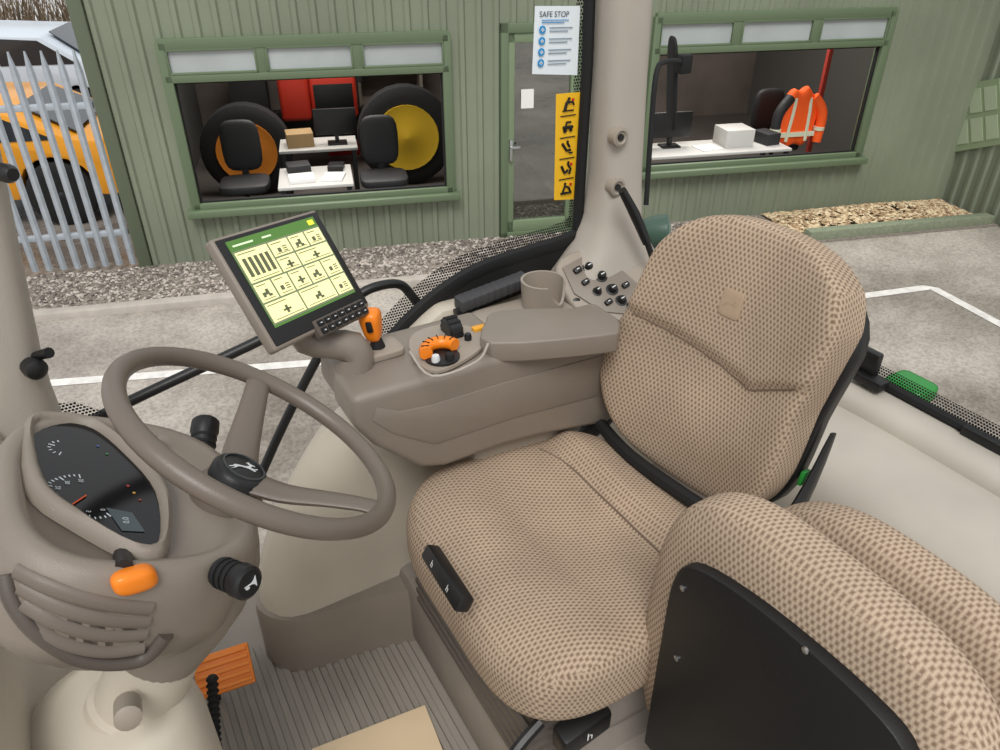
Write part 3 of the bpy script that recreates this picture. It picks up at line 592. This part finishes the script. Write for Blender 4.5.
bm=nb(); loft(bm,[pod(-.205,.05,.06,-.05),pod(-.18,.085,.09,-.03),pod(-.15,.113,.122,-.014),pod(-.122,.128,.137,-.006),pod(-.117,.136,.148,-.003),pod(-.09,.139,.153),pod(-.04,.143,.161),pod(-.01,.141,.159),pod(.004,.136,.154),pod(.012,.126,.146),pod(.010,.116,.136),pod(-.002,.108,.13)])
bv=BVHTree.FromBMesh(bm)
def onpod(px,py,off=0):
    r=ray(px,py).normalized(); h=bv.ray_cast(CAM,r)
    if h[0] is None: return atY(px,py,.66)
    nn=h[1]
    if nn.dot(r)>0: nn=-nn
    return h[0]+nn*off
mk('binnacle',bm,PL,col,sharp=60)
pp=pc+pn*.003
CO=((34,432),(60,426),(92,432),(124,458),(154,495),(157,545),(128,548),(76,516),(44,486))
oc=cr([atP(x,y,pp,pn) for x,y in CO],4,True)
prism_=nb(); prism(prism_,oc[::-1],pn*.005); cl=mk('instrument_cluster',prism_,BG,col)
cen=sum(oc,V((0,0,0)))/len(oc)
def hoodp(o_,d): return [p+(p-cen).normalized()*o_+pn*d for p in oc]
bm=nb(); R0=[[bm.verts.new(p) for p in hoodp(o_,d)] for o_,d in((.0,.004),(.003,.012),(.009,.015),(.016,.010),(.02,-.004))]
m_=len(oc)
for A,Bq in zip(R0,R0[1:]):
    for j in range(m_): bm.faces.new((A[j],A[(j+1)%m_],Bq[(j+1)%m_],Bq[j]))
mk('cluster_hood',bm,PL,col,sharp=70)
NEE=mat('gauge_white',(176,184,188),.5,emit=.08); LCD=mat('cluster_lcd',(60,70,74),.3)
def ct(x,y): return atP(x,y,pp+pn*.0055,pn)
bm=nb()
for cpx,cpy,rr,n0,n1,cnt in((86,496,.042,-30,175,29),(64,448,.017,20,160,7)):
    c=ct(cpx,cpy)
    for k in range(cnt):
        a=radians(n0+(n1-n0)*k/(cnt-1)); d=ps*sin(a)+Y_*cos(a)*-1; L_=.007 if k%4==0 else .0035
        obox(bm,c+d*(rr-L_/2),d,pn.cross(d),pn,L_/2,.0006,.0003)
mk('gauge_marks',bm,NEE,cl)
for k in range(8):
    a=radians(-30+205*k/7); d=ps*sin(a)-Y_*cos(a); text('gauge_numeral',str(k*5),.0068,ct(86,496)+d*.029+pn*.0005,-Y_,ps,NEE,cl)
bm=nb(); tube(bm,[ct(86,496)+pn*.001,ct(68,508)+pn*.001],.0009,6); mk('gauge_needle',bm,mat('needle',(200,80,40),.4),cl)
bm=nb(); prism(bm,[ct(106,508),ct(132,513),ct(145,532),ct(122,531)],pn*.0006); ld=mk('cluster_display',bm,LCD,cl)
text('display_digits',"0.0",.009,ct(126,521)+pn*.001,-Y_,ps,NEE,ld)
for i,(px,py,cc) in enumerate(((128,486,(150,50,40)),(134,493,(170,130,50)),(140,500,(120,50,40)),(98,446,(60,84,130)),(107,454,(50,110,60)))):
    bm=nb(); lathe(bm,ct(px,py),pn,[(0,.0018),(.0006,.0018)],8); mk('warning_lamp',bm,mat('lamp_tint',cc,.4),cl)
for px,py,r_ in((132,440,.011),(148,447,.010)):
    c=atP(px,py,pc+pn*.004,pn); bm=nb(); lathe(bm,c,pn,[(-.03,r_*1.1),(.006,r_*1.1),(.009,r_*.9)],18); kn=mk('key_switch',bm,BK,col)
    bm=nb(); obox(bm,c+pn*.012,ps,Y_,pn,r_*.7,.002,.005); mk('key_grip',bm,PD,kn,bev=.001)
# stalks
def stalk(p,q,label):
    d=(q-p); L_=d.length; d=d.normalized(); bm=nb(); lathe(bm,p,d,[(0,.011),(L_*.45,.011),(L_*.5,.016),(L_*.8,.017),(L_*.83,.019),(L_*.97,.0185),(L_,.015)],18); s=mk('stalk',bm,BK,col); s['label']=label
    for k in range(3):
        bm=nb(); lathe(bm,p+d*L_*(.55+.09*k),d,[(0,.0175),(.004,.0175)],18); mk('grip_rib',bm,BM,s)
    return s
pq0=atY(192,560,.68); q_=atY(250,584,.60); s=stalk(pq0,q_,'black stalk with ribbed grip and horn symbol on the near side')
d=(q_-pq0).normalized(); hx=(X_*.9-Y_*.3); hx=(hx-d*hx.dot(d)).normalized(); hy=hx.cross(d); hy=hy if hy.z>0 else -hy; o=q_+d*.0006; S_=.0078
bm=nb(); prism(bm,[o+hx*(x*S_)+hy*(y*S_) for x,y in((-1,-.07),(.15,-.1),(.6,-.32),(.95,-.85),(.95,.85),(.6,.32),(.15,.1),(-1,.07))],d*.0008)
prism(bm,[o+hx*((-.55+.34*cos(a))*S_)+hy*((-.32+.2*sin(a))*S_) for a in [2*pi*k/12 for k in range(12)]],d*.0007)
mk('horn_symbol',bm,SVP,s)
stalk(wc2-n2*.1+V((-.01,.06,0)),atY(206,420,.94),'black stalk on the far side')
p1=onpod(112,586,.016); p2=onpod(156,573,.016); bm=nb(); rbox(bm,(p1+p2)/2,(p2-p1).normalized(),V((.1,-.95,.3)).normalized(),Z,((p2-p1).length/2*1.04,.016,.015),3.0,7); tl=mk('tilt_lever',bm,OR,col); tl['label']='orange tilt lever'
bm=nb(); tube(bm,[onpod(122,552,-.005),onpod(124,568,.012)],.009,10); mk('lever_stem',bm,BK,tl)
# vent on the near flank of the pod
TOPV=[(16,568),(80,594),(150,606)]; BOTV=[(30,624),(84,652),(142,650)]
def vpix(s,t):
    def q3(P,s):
        a=P[0];b=P[1];c=P[2]; return ((1-s)**2*a[0]+2*s*(1-s)*(2*b[0]-.5*a[0]-.5*c[0])+s*s*c[0],(1-s)**2*a[1]+2*s*(1-s)*(2*b[1]-.5*a[1]-.5*c[1])+s*s*c[1])
    A=q3(TOPV,s);Bq=q3(BOTV,s); return A[0]+(Bq[0]-A[0])*t,A[1]+(Bq[1]-A[1])*t
bm=nb(); gr=[[bm.verts.new(onpod(*vpix(i/16,j/8),.006)) for i in range(17)] for j in range(9)]
for j in range(8):
    for i in range(16): bm.faces.new((gr[j][i],gr[j][i+1],gr[j+1][i+1],gr[j+1][i]))
vr=mk('vent_gap_shade',bm,PD,col)  # dark sheet laid on the pod for the shade between the slats
for k in range(4):
    pts=[onpod(*vpix(-.01+1.02*i/5,.07+.28*k),.014) for i in range(6)]
    bm=nb(); tube(bm,pts,.0086,10,sm=3,flat=.5,ref=(0,.55,.83)); mk('vent_slat',bm,PV,vr)
bm=nb(); tube(bm,[onpod(x,y,.009) for x,y in((6,574),(14,602),(40,634),(86,660),(140,659),(166,634))],.009,10,sm=5); mk('vent_lip',bm,PD,col)
bm=nb(); lathe(bm,atY(128,716,.69),V((0,-1,.4)),[(-.03,.016),(.006,.016),(.009,.01)],14); mk('release_knob',bm,PM,col)
# hose and pedals
ha=atY(212,676,.96); hb=atY(217,775,.90); hd=(hb-ha); HL=hd.length; hz=nb(); pr=[]
k=0
while k<HL: pr+=[(k,.007),(k+.006,.011)]; k+=.012
lathe(hz,ha,hd,pr,12); tag(mk('corrugated_hose',hz,BM),'thin black corrugated hose standing beside the steering column','hose')
t=thing('brake_pedal','ribbed orange pedal on the ribbed floor right of the column','pedal',(.0,1.19,0))
pcn=atZ(224,671,.12); pa=V((.93,-.1,.0)).normalized(); pb=V((-.1,.8,.55)).normalized(); pb=(pb-pa*pb.dot(pa)).normalized(); pnn=pa.cross(pb)
bm=nb(); obox(bm,pcn,pa,pb,pnn,.058,.043,.008); pd=mk('pad',bm,ORD,t,bev=.004)
for k in range(5):
    bm=nb(); obox(bm,pcn+pb*(-.032+.016*k)+pnn*.009,pa,pb,pnn,.053,.004,.004); mk('ridge',bm,ORD,pd,bev=.0015)
bm=nb(); tube(bm,[pcn-pnn*.01,pcn+V((-.03,.04,-.06)),V((pcn.x-.03,pcn.y+.03,.0))],.009,8); mk('arm',bm,BK,t)
bm=nb(); cpts=[atZ(312,750,.008),atZ(425,706,.008)]; d=(cpts[1]-cpts[0]); e=V((d.y,-d.x,0)).normalized()
prism(bm,[cpts[0],cpts[1],cpts[1]+e*.42,cpts[0]+e*.42],Z*.004); tag(mk('cardboard_sheet',bm,CARD),'flat tan cardboard sheet lying on the ribbed cab floor','cardboard')
# ================================================================ DRIVER SEAT
ds=thing('driver_seat','patterned beige fabric driver seat with high backrest behind the steering wheel','seat',(.62,.81,.2))
CK=3.8
def cf(l,q):
    x,y,z=l
    tz=max(0,q.z)
    z+=.040*abs(q.y)**2.6*tz*(1-.4*max(0,-q.x))-.026*math.exp(-(q.y/.55)**2)*tz*(1-abs(q.x))
    if q.x<-.2: z-=.055*(-q.x-.2)**2; z+=.014*tz*sin(min(1,(-q.x-.2)/.8)*pi)
    if q.x>0: y*=1-.10*q.x
    else: y*=1+.02*sin(-q.x*pi)
    if q.x>.42: z+=.036*min(1,(q.x-.42)/.16)*tz
    x+=.012*(1-q.y**2)*max(0,-q.x)
    return V((x,y,z+.035*-q.x*.4))
CC=V((.612,.815,.465)); CH=(.264,.282,.072)
bm=nb(); rbox(bm,CC,X_,Y_,Z,CH,CK,34,cf); cu=mk('seat_cushion',bm,FB,ds,uv=True,sharp=80)
def csurf(u,v,zz=1,o=0):
    p=V((u,v,zz)); nn=(abs(u)**CK+abs(v)**CK+abs(zz)**CK)**(1/CK); q=p/nn; l=cf(V((q.x*CH[0],q.y*CH[1],q.z*CH[2])),q); return CC+l+Z*o
bm=nb(); tube(bm,cr([csurf(.36,.93),csurf(.43,.6),csurf(.45,.2),csurf(.45,-.2),csurf(.43,-.6),csurf(.36,-.93)],5),.0022,6); mk('seam',bm,SEAM,cu)
sa=V((-.14,.99,0)).normalized(); bt=V((.2,.02,.98)).normalized(); bf=(sa.cross(bt)); bf=bf if bf.x<0 else -bf; bf.normalize(); bt=(bf.cross(sa)); bt=bt if bt.z>0 else -bt
bc=V((.945,.805,.795)); KB=5.4
def bw(h,near=False):
    T=[(-1,.78),(-.75,.88),(-.5,.96),(-.3,.97),(-.1,.93),(.15,.83),(.4,.765),(.75,.715),(1,.63)]
    T2=[(-1,.69),(-.55,.725),(-.05,.735),(.3,.775),(.6,.815),(.85,.80),(1,.72)]
    if near: T=T2
    for (a,x),(b,y) in zip(T,T[1:]):
        if h<=b: return x+(y-x)*(max(h,a)-a)/(b-a)
    return T[-1][1]
HB3=(.042,.255,.264)
def seamh(v): return (.10+.42*abs(v+.42) if v<-.42 else .10+.15*abs(v+.42))-.12
def bfn(l,q):
    fr=max(0,q.x)
    x=l.x+.045*abs(q.y)**2.4*fr-.02*(1-q.y*q.y)*fr+.014*math.exp(-((q.z+.5)/.3)**2)*fr*(1-q.y*q.y)
    s=(q.z-(seamh(q.y)-.03))/.08; s=max(0,min(1,s)); s=s*s*(3-2*s); x+=.012*fr*s
    z=l.z-.03*max(0,q.z)*abs(q.y)**2+.03*max(0,-q.z)*abs(q.y)**2
    return V((x,l.y*bw(q.z,q.y<0),z))
bm=nb(); rbox(bm,bc,bf,sa,bt,HB3,KB,44,bfn); bk=mk('backrest',bm,FB,ds,uv=True,sharp=80)
def bsurf(v,h,o=0):
    p=V((1,v,h)); nn=(1+abs(v)**KB+abs(h)**KB)**(1/KB); q=p/nn; l=bfn(V((q.x*HB3[0],q.y*HB3[1],q.z*HB3[2])),q); return bc+bf*(l.x+o)+sa*l.y+bt*l.z
pts=[bsurf(1.0-2.0*i/40,seamh(1.0-2.0*i/40)-.03,-.0005) for i in range(41)]
bm=nb(); tube(bm,pts,.0026,6); mk('seam',bm,SEAM,bk)
c=bsurf(0.02,.45,.0005); bm=nb(); rbox(bm,c,sa,bt,bf,(.022,.025,.0025),7,5); pt=mk('leather_patch',bm,PATCH,bk)
bm=nb(); deer(bm,c+bf*.0022,-sa,bt,.012,.0006); mk('embossed_emblem',bm,mat('emboss',(158,137,114),.7),pt)
def shf(l,q): return V((l.x,l.y*bw(q.z,q.y<0)*1.01,l.z-.03*max(0,q.z)*abs(q.y)**2))
bm=nb(); rbox(bm,bc-bf*.038-bt*.012,bf,sa,bt,(.03,.262,.238),4.8,12,shf); sh=mk('back_shell',bm,BK,ds)
c=bc-sa*.197-bt*.14-bf*.03; bm=nb(); obox(bm,c,bf,sa,bt,.012,.004,.014); mk('badge',bm,GREEN,sh,bev=.002)
for s in(-1,1):
    bm=nb(); tube(bm,[(.76,.815+.25*s,.47),(.86,.815+.24*s,.53),(.94-.02*s,.815+.222*s,.62),(.975-.035*s,.815+.213*s,.74)],[.02,.03,.024,.01],10,sm=4,flat=.35,ref=(0,0,1)); mk('hinge_bracket',bm,BK,ds)
bm=nb(); tube(bm,[(.88,.6,.55),(.85,.72,.555),(.83,.9,.555),(.84,1.02,.56)],.014,8,sm=4); mk('cross_tube',bm,BM,ds)
bm=nb(); rbox(bm,(.63,.815,.415),X_,Y_,Z,(.22,.235,.035),7,5); mk('cushion_pan',bm,BK,ds)
bm=nb(); loft(bm,[sring((.64,.815,.195),X_,Y_,.22,.24,28,6),sring((.64,.815,.24),X_,Y_,.215,.235,28,6),sring((.63,.815,.3),X_,Y_,.19,.21,28,6),sring((.62,.815,.39),X_,Y_,.2,.22,28,6)]); mk('suspension_base',bm,GR,ds)
for k in range(5):
    z=.25+.028*k; bm=nb(); tube(bm,[(.4,.6,z),(.4,1.03,z),(.85,1.03,z),(.85,.6,z)],.012,6,True); mk('bellows_fold',bm,PD,ds)
e0=atX(426,550,.352); e1=atX(461,606,.345); ed=(e1-e0).normalized(); en=V((-.85,0,.5)).normalized(); en=(en-ed*en.dot(ed)).normalized()
bm=nb(); obox(bm,(e0+e1)/2-en*.008,ed,ed.cross(en),en,(e1-e0).length/2,.014,.014); lv=mk('adjuster_panel',bm,BK,ds,bev=.005)
for f in(.28,.72): text('adjuster_symbol',"h",.016,e0+(e1-e0)*f+en*.0068,ed,en.cross(ed),WT,lv)
c=atY(582,727,.545); bm=nb(); obox(bm,c,V((1,.1,0)).normalized(),Y_,Z,.05,.02,.024); lv=mk('slide_control',bm,BK,ds,bev=.008)
text('seat_symbol',"h",.026,c+V((.0,-.0215,.004)),X_,Z,WT,lv)
bm=nb(); tube(bm,[c+V((-.06,.03,.02)),c+V((-.11,.02,.0)),c+V((-.14,.01,-.03))],.01,8,sm=3); mk('slide_lever',bm,BK,ds)
bm=nb(); rbox(bm,(.68,.605,.36),X_,Y_,Z,(.17,.03,.1),6,6); mk('side_cover',bm,GR,ds)
# ================================================================ JUMP SEAT
js=thing('passenger_seat','folded passenger seat with black underside panel and beige fabric rolls','seat',(.7,.32,.2))
def pf(l,q): return V((l.x,l.y*(1-.04*max(0,q.z)),l.z+.012*(1-q.y**2)*max(0,q.z)))
bm=nb(); rbox(bm,(.632,.328,.575),X_,Y_,Z,(.060,.252,.288),3.6,22,pf); mk('folded_cushion',bm,FB2,js,uv=True,sharp=80)
bm=nb(); rbox(bm,(.765,.30,.535),X_,Y_,Z,(.064,.25,.29),3.0,20,pf); mk('backrest',bm,FB2,js,uv=True,sharp=80)
bm=nb(); po=cr([(.562,.50,.34),(.562,.502,.6),(.562,.498,.725),(.562,.465,.775),(.562,.36,.802),(.562,.22,.806),(.562,.16,.78),(.562,.14,.7),(.562,.135,.34)],4)
prism(bm,po,V((.03,0,0))); bpn=mk('underside_panel',bm,PAN,js,bev=.003)
for px,py in((683,588),(677,658),(806,650)):
    bm=nb(); lathe(bm,atX(px,py,.562),-X_,[(0,.0045),(.002,.0045),(.0035,.002)],12); mk('bolt',bm,SV,bpn)
bm=nb(); box(bm,.6,.83,.14,.5,.2,.32); mk('seat_base',bm,GR,js,bev=.02)
# ================================================================ ARMREST
ar=thing('armrest_console','brown armrest control console with orange levers beside the driver seat','armrest',(.6,1.13,.6))
pr=[(.305,.80),(.30,.74),(.335,.685),(.42,.60),(.47,.583),(.6,.585),(.7,.575),(.86,.545),(.9,.555),(.91,.7),(.89,.795)]
bm=nb(); prism(bm,[(a,1.028,b) for a,b in pr],V((0,.112,0))); body=mk('body',bm,PL,ar,bev=.016,seg=4)
pr=[(.31,.798),(.305,.745),(.34,.69),(.43,.61),(.64,.60),(.64,.798)]
bm=nb(); prism(bm,[(a,1.10,b) for a,b in pr],V((0,.125,0))); mk('control_housing',bm,PL,ar,bev=.012,seg=3)
lidp=[atZ(x,y,.828) for x,y in((487,322),(503,311),(590,309),(616,317),(622,330),(606,336),(492,344))]
bm=nb(); prism(bm,[V((p.x,p.y+.006,.785)) for p in cr(lidp,3,True)],Z*.043); mk('padded_lid',bm,PL,ar,bev=.012,seg=3)
bm=nb(); prism(bm,[(.335,1.029,.745),(.37,1.029,.705),(.45,1.029,.65),(.62,1.029,.65),(.87,1.029,.63),(.88,1.029,.73),(.6,1.029,.74),(.45,1.029,.74),(.385,1.029,.748),(.345,1.029,.77)],V((0,-.004,0))); mk('side_panel',bm,PL,ar,bev=.002)
bm=nb(); box(bm,.55,.85,1.06,1.2,.3,.60); mk('support',bm,PM,ar,bev=.02)
zt=.802
bm=nb(); pl=cr([atZ(x,y,zt) for x,y in((412,338),(440,327),(474,330),(486,342),(472,358),(436,374),(413,360))],4,True); prism(bm,pl,Z*.006); cp=mk('control_plate',bm,PM,ar)
def ck(px,py,r,h,m,nm,par=ar,zz=zt+.005):
    bm=nb(); lathe(bm,atZ(px,py,zz),Z,[(0,r),(h*.7,r),(h,r*.8)],18); return mk(nm,bm,m,par)
ck(442,358,.033,.008,BK,'throttle_base')
c=atZ(442,356,zt+.01); bm=nb(); arc=[c+V((cos(a),sin(a),0))*.03+Z*.012 for a in [radians(10+165*k/9) for k in range(10)]]
tube(bm,arc,.0125,10); th=mk('throttle_handle',bm,OR,ar)
for k in range(6):
    a=radians(25+27*k); bm=nb(); d=V((cos(a),sin(a),0)); obox(bm,c+d*.03+Z*.0246,d,Z.cross(d),Z,.007,.0007,.0008); mk('scale_mark',bm,BM,th)
ck(436,364,.008,.018,SVP,'speed_button'); ck(450,362,.009,.018,BM,'mode_button'); ck(468,340,.007,.014,BK,'mode_button')
bm=nb(); pl2=[atZ(x,y,zt+.03) for x,y in((410,352),(432,376),(476,362),(488,344))]; tube(bm,pl2,.0025,8,sm=5); mk('clear_guard',bm,mat('guard_clear',(170,162,152),.15),ar)
c=atZ(452,330,zt+.012); bm=nb(); lathe(bm,c-X_*.014,X_,[(0,.022),(.004,.026),(.024,.026),(.028,.022)],20); dl=mk('thumb_wheel',bm,BK,ar)
for k in range(12):
    a=2*pi*k/12; bm=nb(); obox(bm,c+V((0,cos(a)*.026,sin(a)*.026)),X_,V((0,-sin(a),cos(a))),V((0,cos(a),sin(a))),.012,.002,.002); mk('wheel_rib',bm,BM,dl)
c=atZ(479,329,zt+.006); bm=nb(); obox(bm,c,X_,Y_,Z,.014,.008,.006); mk('toggle',bm,mat('amber',(226,160,40),.4),ar,bev=.002)
# joystick
jb=atZ(378,352,zt); bm=nb(); rbox(bm,jb+V((0,0,.004)),X_,Y_,Z,(.045,.032,.008),6,5); mk('joystick_plate',bm,PM,ar)
bm=nb(); lathe(bm,jb,Z,[(0,.018),(.012,.015),(.03,.009)],14); mk('joystick_boot',bm,BM,ar)
jt=V((-.10,.05,1)).normalized(); jx=V((.8,-.6,.17)); jx=(jx-jt*jx.dot(jt)).normalized(); jy=jt.cross(jx); bm=nb(); rbox(bm,jb+jt*.057,jx,jy,jt,(.0175,.019,.032),3.6,7,lambda l,q:V((l.x*(1+.25*q.z),l.y*(1+.2*q.z),l.z))); jg=mk('joystick',bm,OR,ar)
bm=nb(); obox(bm,jb+jt*.064-jy*.0175+jx*.002,jx,jy,jt,.006,.006,.011); mk('thumb_button',bm,BK,jg,bev=.003)
# ================================================================ DISPLAY
wv=V((.209,.132,-.028)).normalized(); hv_=V((.041,-.106,-.152)); hv_=(hv_-wv*hv_.dot(wv)).normalized(); dn=(-wv.cross(hv_)).normalized(); dc=V((.272,1.154,.984)); up_=-hv_
if dn.dot(CAM-dc)<0: dn=-dn
dp=thing('display_monitor','touchscreen monitor with a yellow and green menu page on the armrest front','monitor',dc-Z*.15)
HW,HH=.122,.098
bm=nb(); obox(bm,dc-dn*.006,wv,up_,dn,HW,HH,.011); mk('housing',bm,PL,dp,bev=.006,seg=3)
bm=nb(); obox(bm,dc-dn*.026,wv,up_,dn,HW-.03,HH-.02,.012); mk('rear_housing',bm,PL,dp,bev=.01,seg=2)
bm=nb(); obox(bm,dc+dn*.004+up_*.001+wv*.001,wv,up_,dn,HW-.005,HH-.006,.003); mk('bezel',bm,BK,dp,bev=.002)
SO=dc+dn*.0078+up_*.011-wv*.0; SW,SH=.101,.075
def E(name,c,s=.5,r=.25): return mat(name,c,r,emit=s)
bm=nb(); obox(bm,SO,wv,up_,dn,SW,SH,.0006); scn=mk('screen',bm,E('screen_green',(72,112,46)),dp)
def sq(bm,x0,x1,y0,y1,d): obox(bm,SO+wv*((x0+x1)/2*SW)+up_*((y0+y1)/2*SH)+dn*d,wv,up_,dn,abs(x1-x0)/2*SW,abs(y1-y0)/2*SH,.0003)
bm=nb(); sq(bm,-1,1,-.95,.76,.001); mk('menu_background',bm,E('menu_bg',(104,116,86)),scn)
tiles=[(-.97,-.30,.02,.72),(-.26,.16,.38,.72),(-.26,.16,.02,.34),(.20,.56,.38,.72),(.60,.97,.38,.72),(.20,.97,.02,.34)]
tiles+=[(-.97,-.62,-.44,-.02),(-.58,-.24,-.44,-.02),(-.20,.16,-.44,-.02),(.20,.56,-.44,-.02),(.60,.97,-.44,-.02),(-.97,-.24,-.91,-.48),(-.20,.56,-.91,-.48),(.60,.97,-.91,-.48)]
bm=nb()
for t_ in tiles: sq(bm,*t_,.0018)
mk('menu_tiles',bm,E('menu_tile',(234,228,166)),scn)
bm=nb()
for n_,(x0,x1,y0,y1) in enumerate(tiles):
    cx=(x0+x1)/2; cy=(y0+y1)/2; sq(bm,x0+.03,x0+.03+(x1-x0)*.55,y1-.06,y1-.045,.0026)
    if n_==0:
        for i in range(5): sq(bm,x0+.06+.12*i,x0+.13+.12*i,.14,.56,.0026)
    elif n_%3==0: sq(bm,cx-.1,cx+.04,cy-.07,cy-.01,.0026); sq(bm,cx-.02,cx+.04,cy-.01,cy+.05,.0026); sq(bm,cx-.1,cx-.05,cy-.11,cy-.07,.0026); sq(bm,cx+.01,cx+.08,cy-.12,cy-.07,.0026)
    elif n_%3==1: sq(bm,cx-.09,cx-.02,cy-.1,cy+.0,.0026); sq(bm,cx+.03,cx+.12,cy-.1,cy-.08,.0026); sq(bm,cx+.03,cx+.12,cy-.05,cy-.03,.0026); sq(bm,cx+.03,cx+.12,cy-.0,cy+.02,.0026)
    else: sq(bm,cx-.02,cx+.03,cy-.12,cy+.05,.0026); sq(bm,cx-.08,cx+.09,cy-.06,cy-.02,.0026)
    sq(bm,x0+.05,x1-.05,y0+.04,y0+.052,.0026)
mk('menu_marks',bm,E('menu_ink',(92,98,68),.15),scn)
bm=nb(); sq(bm,-.92,-.5,.85,.89,.0012); sq(bm,-.3,-.1,.85,.89,.0012); mk('menu_title_bar',bm,E('title_white',(200,220,180)),scn)
bm=nb(); sq(bm,.8,.94,.82,.94,.0012); mk('menu_badge',bm,E('menu_yellow',(220,220,60)),scn)
# key rows along the lower bezel
kc=dc-up_*(HH-.004)+wv*.04+dn*.003; bm=nb(); obox(bm,kc,wv,up_,dn,.068,.016,.007); ks=mk('key_strip',bm,PD,dp,bev=.005)
for i in range(7):
    for j in range(2):
        bm=nb(); obox(bm,kc+wv*(-.054+.018*i)+up_*(.0068-.0136*j)+dn*.008,wv,up_,dn,.0068,.0052,.0025); b_=mk('button',bm,BM,ks,bev=.0015)
        bm=nb(); obox(bm,kc+wv*(-.054+.018*i)+up_*(.0068-.0136*j)+dn*.0107,wv,up_,dn,.0022,.0008,.0003); mk('button_mark',bm,SVP,b_)
bm=nb(); tube(bm,[dc-dn*.03-up_*.06,dc-dn*.06-up_*.1,V((.345,1.13,.84)),V((.345,1.13,.79))],[.022,.022,.03,.035],12,sm=4); mk('bracket',bm,PL,dp)
# ================================================================ SIDE CONSOLE
scs=thing('side_console','taupe side console with black switches at the foot of the far pillar','console',(1.1,1.38,.66))
p0=V((1.08,1.34,.705)); cn=V((-.15,-.55,.82)).normalized()
bm=nb(); po=cr([atP(x,y,p0,cn) for x,y in((556,264),(584,247),(625,246),(652,266),(662,304),(640,326),(598,322),(568,300))],4,True)
prism(bm,po,-cn*.12); mk('body',bm,PM,scs,bev=.012,seg=3)
bm=nb(); po=[atP(x,y,p0+cn*.001,cn) for x,y in((562,268),(584,256),(612,262),(644,290),(638,316),(602,312),(574,294))]
prism(bm,po,cn*.004); sp_=mk('switch_panel',bm,PL,scs,bev=.003)
px_=V((1,.1,.2)); px_=(px_-cn*px_.dot(cn)).normalized(); py_=cn.cross(px_)
for k,(px,py,r_) in enumerate(((588,268,.012),(601,277,.013),(577,271,.010),(612,290,.013),(621,301,.012),(625,286,.009),(630,306,.008),(597,292,.010),(585,283,.009),(608,303,.009))):
    c=atP(px,py,p0+cn*.004,cn); bm=nb()
    if k%3==2 or k>7:
        obox(bm,c+cn*.004,px_,py_,cn,r_*1.1,r_*.75,.007); k_=mk('switch',bm,BK,scs,bev=.003)
    else:
        lathe(bm,c,cn,[(-.004,r_*1.25),(.002,r_*1.25),(.003,r_*.85),(.014,r_*.8),(.017,r_*.6)],18); k_=mk('knob',bm,BK,scs)
    bm=nb(); obox(bm,c+cn*(.0115 if (k%3==2 or k>7) else .0175),px_,py_,cn,r_*.4,.001,.0005); mk('switch_mark',bm,WT,k_)
bm=nb(); c=atP(576,303,p0-cn*.01,cn); lathe(bm,c,V((-.3,-.9,.3)),[(-.02,.012),(.005,.014),(.008,.01)],14); mk('power_socket',bm,BK,scs)
cpc=atY(543,288,1.34); t=thing('cup_holder','open taupe cup holder with a notched front behind the armrest','cup holder',cpc-Z*.07)
bm=nb(); R_=.054; nseg=36; rings=[]
def notch(j):
    d=abs(((j/nseg-.80+.5)%1)-.5); return max(0,1-(d/.085)**2)
for d,r_,nk in((-.09,R_*.85,0),(.022,R_,1),(.022,R_-.006,1),(-.08,R_*.78,0)):
    rings.append([cpc+V((cos(2*pi*j/nseg)*r_,sin(2*pi*j/nseg)*r_,d-nk*.05*notch(j)**.5)) for j in range(nseg)])
loft(bm,rings); mk('cup',bm,PM,t)
bm=nb(); rbox(bm,cpc+V((-.06,.0,-.075)),X_,Y_,Z,(.13,.07,.03),6,7); mk('tray',bm,PM,t)
rg=thing('rubber_grip','ribbed black rubber strip along the sill under the far glass','rubber strip',atY(490,292,1.42))
RGM=mat('rubber_grey',(60,60,62),.6)
for k in range(10):
    f=k/9; p=atY(462+60*f,303-23*f,1.43); bm=nb(); obox(bm,p,V((.97,0,.2)).normalized(),Y_,Z,.011,.022,.014); mk('rib',bm,RGM,rg,bev=.003)
bm=nb(); tube(bm,[atY(455,309,1.43)-Z*.012,atY(528,282,1.43)-Z*.012],.012,8); mk('backing',bm,BK,rg)
t=thing('grip_lever','slim black lever with rounded grip standing beside the far pillar','lever',atY(660,285,1.3))
bm=nb(); tube(bm,[atY(660,282,1.3),atY(648,245,1.31),atY(634,215,1.33)],.008,8,sm=3); mk('stem',bm,BK,t)
bm=nb(); tube(bm,[atY(647,243,1.31),atY(635,215,1.33),atY(622,190,1.34)],[.011,.013,.010],12,sm=4); mk('grip',bm,BK,t)
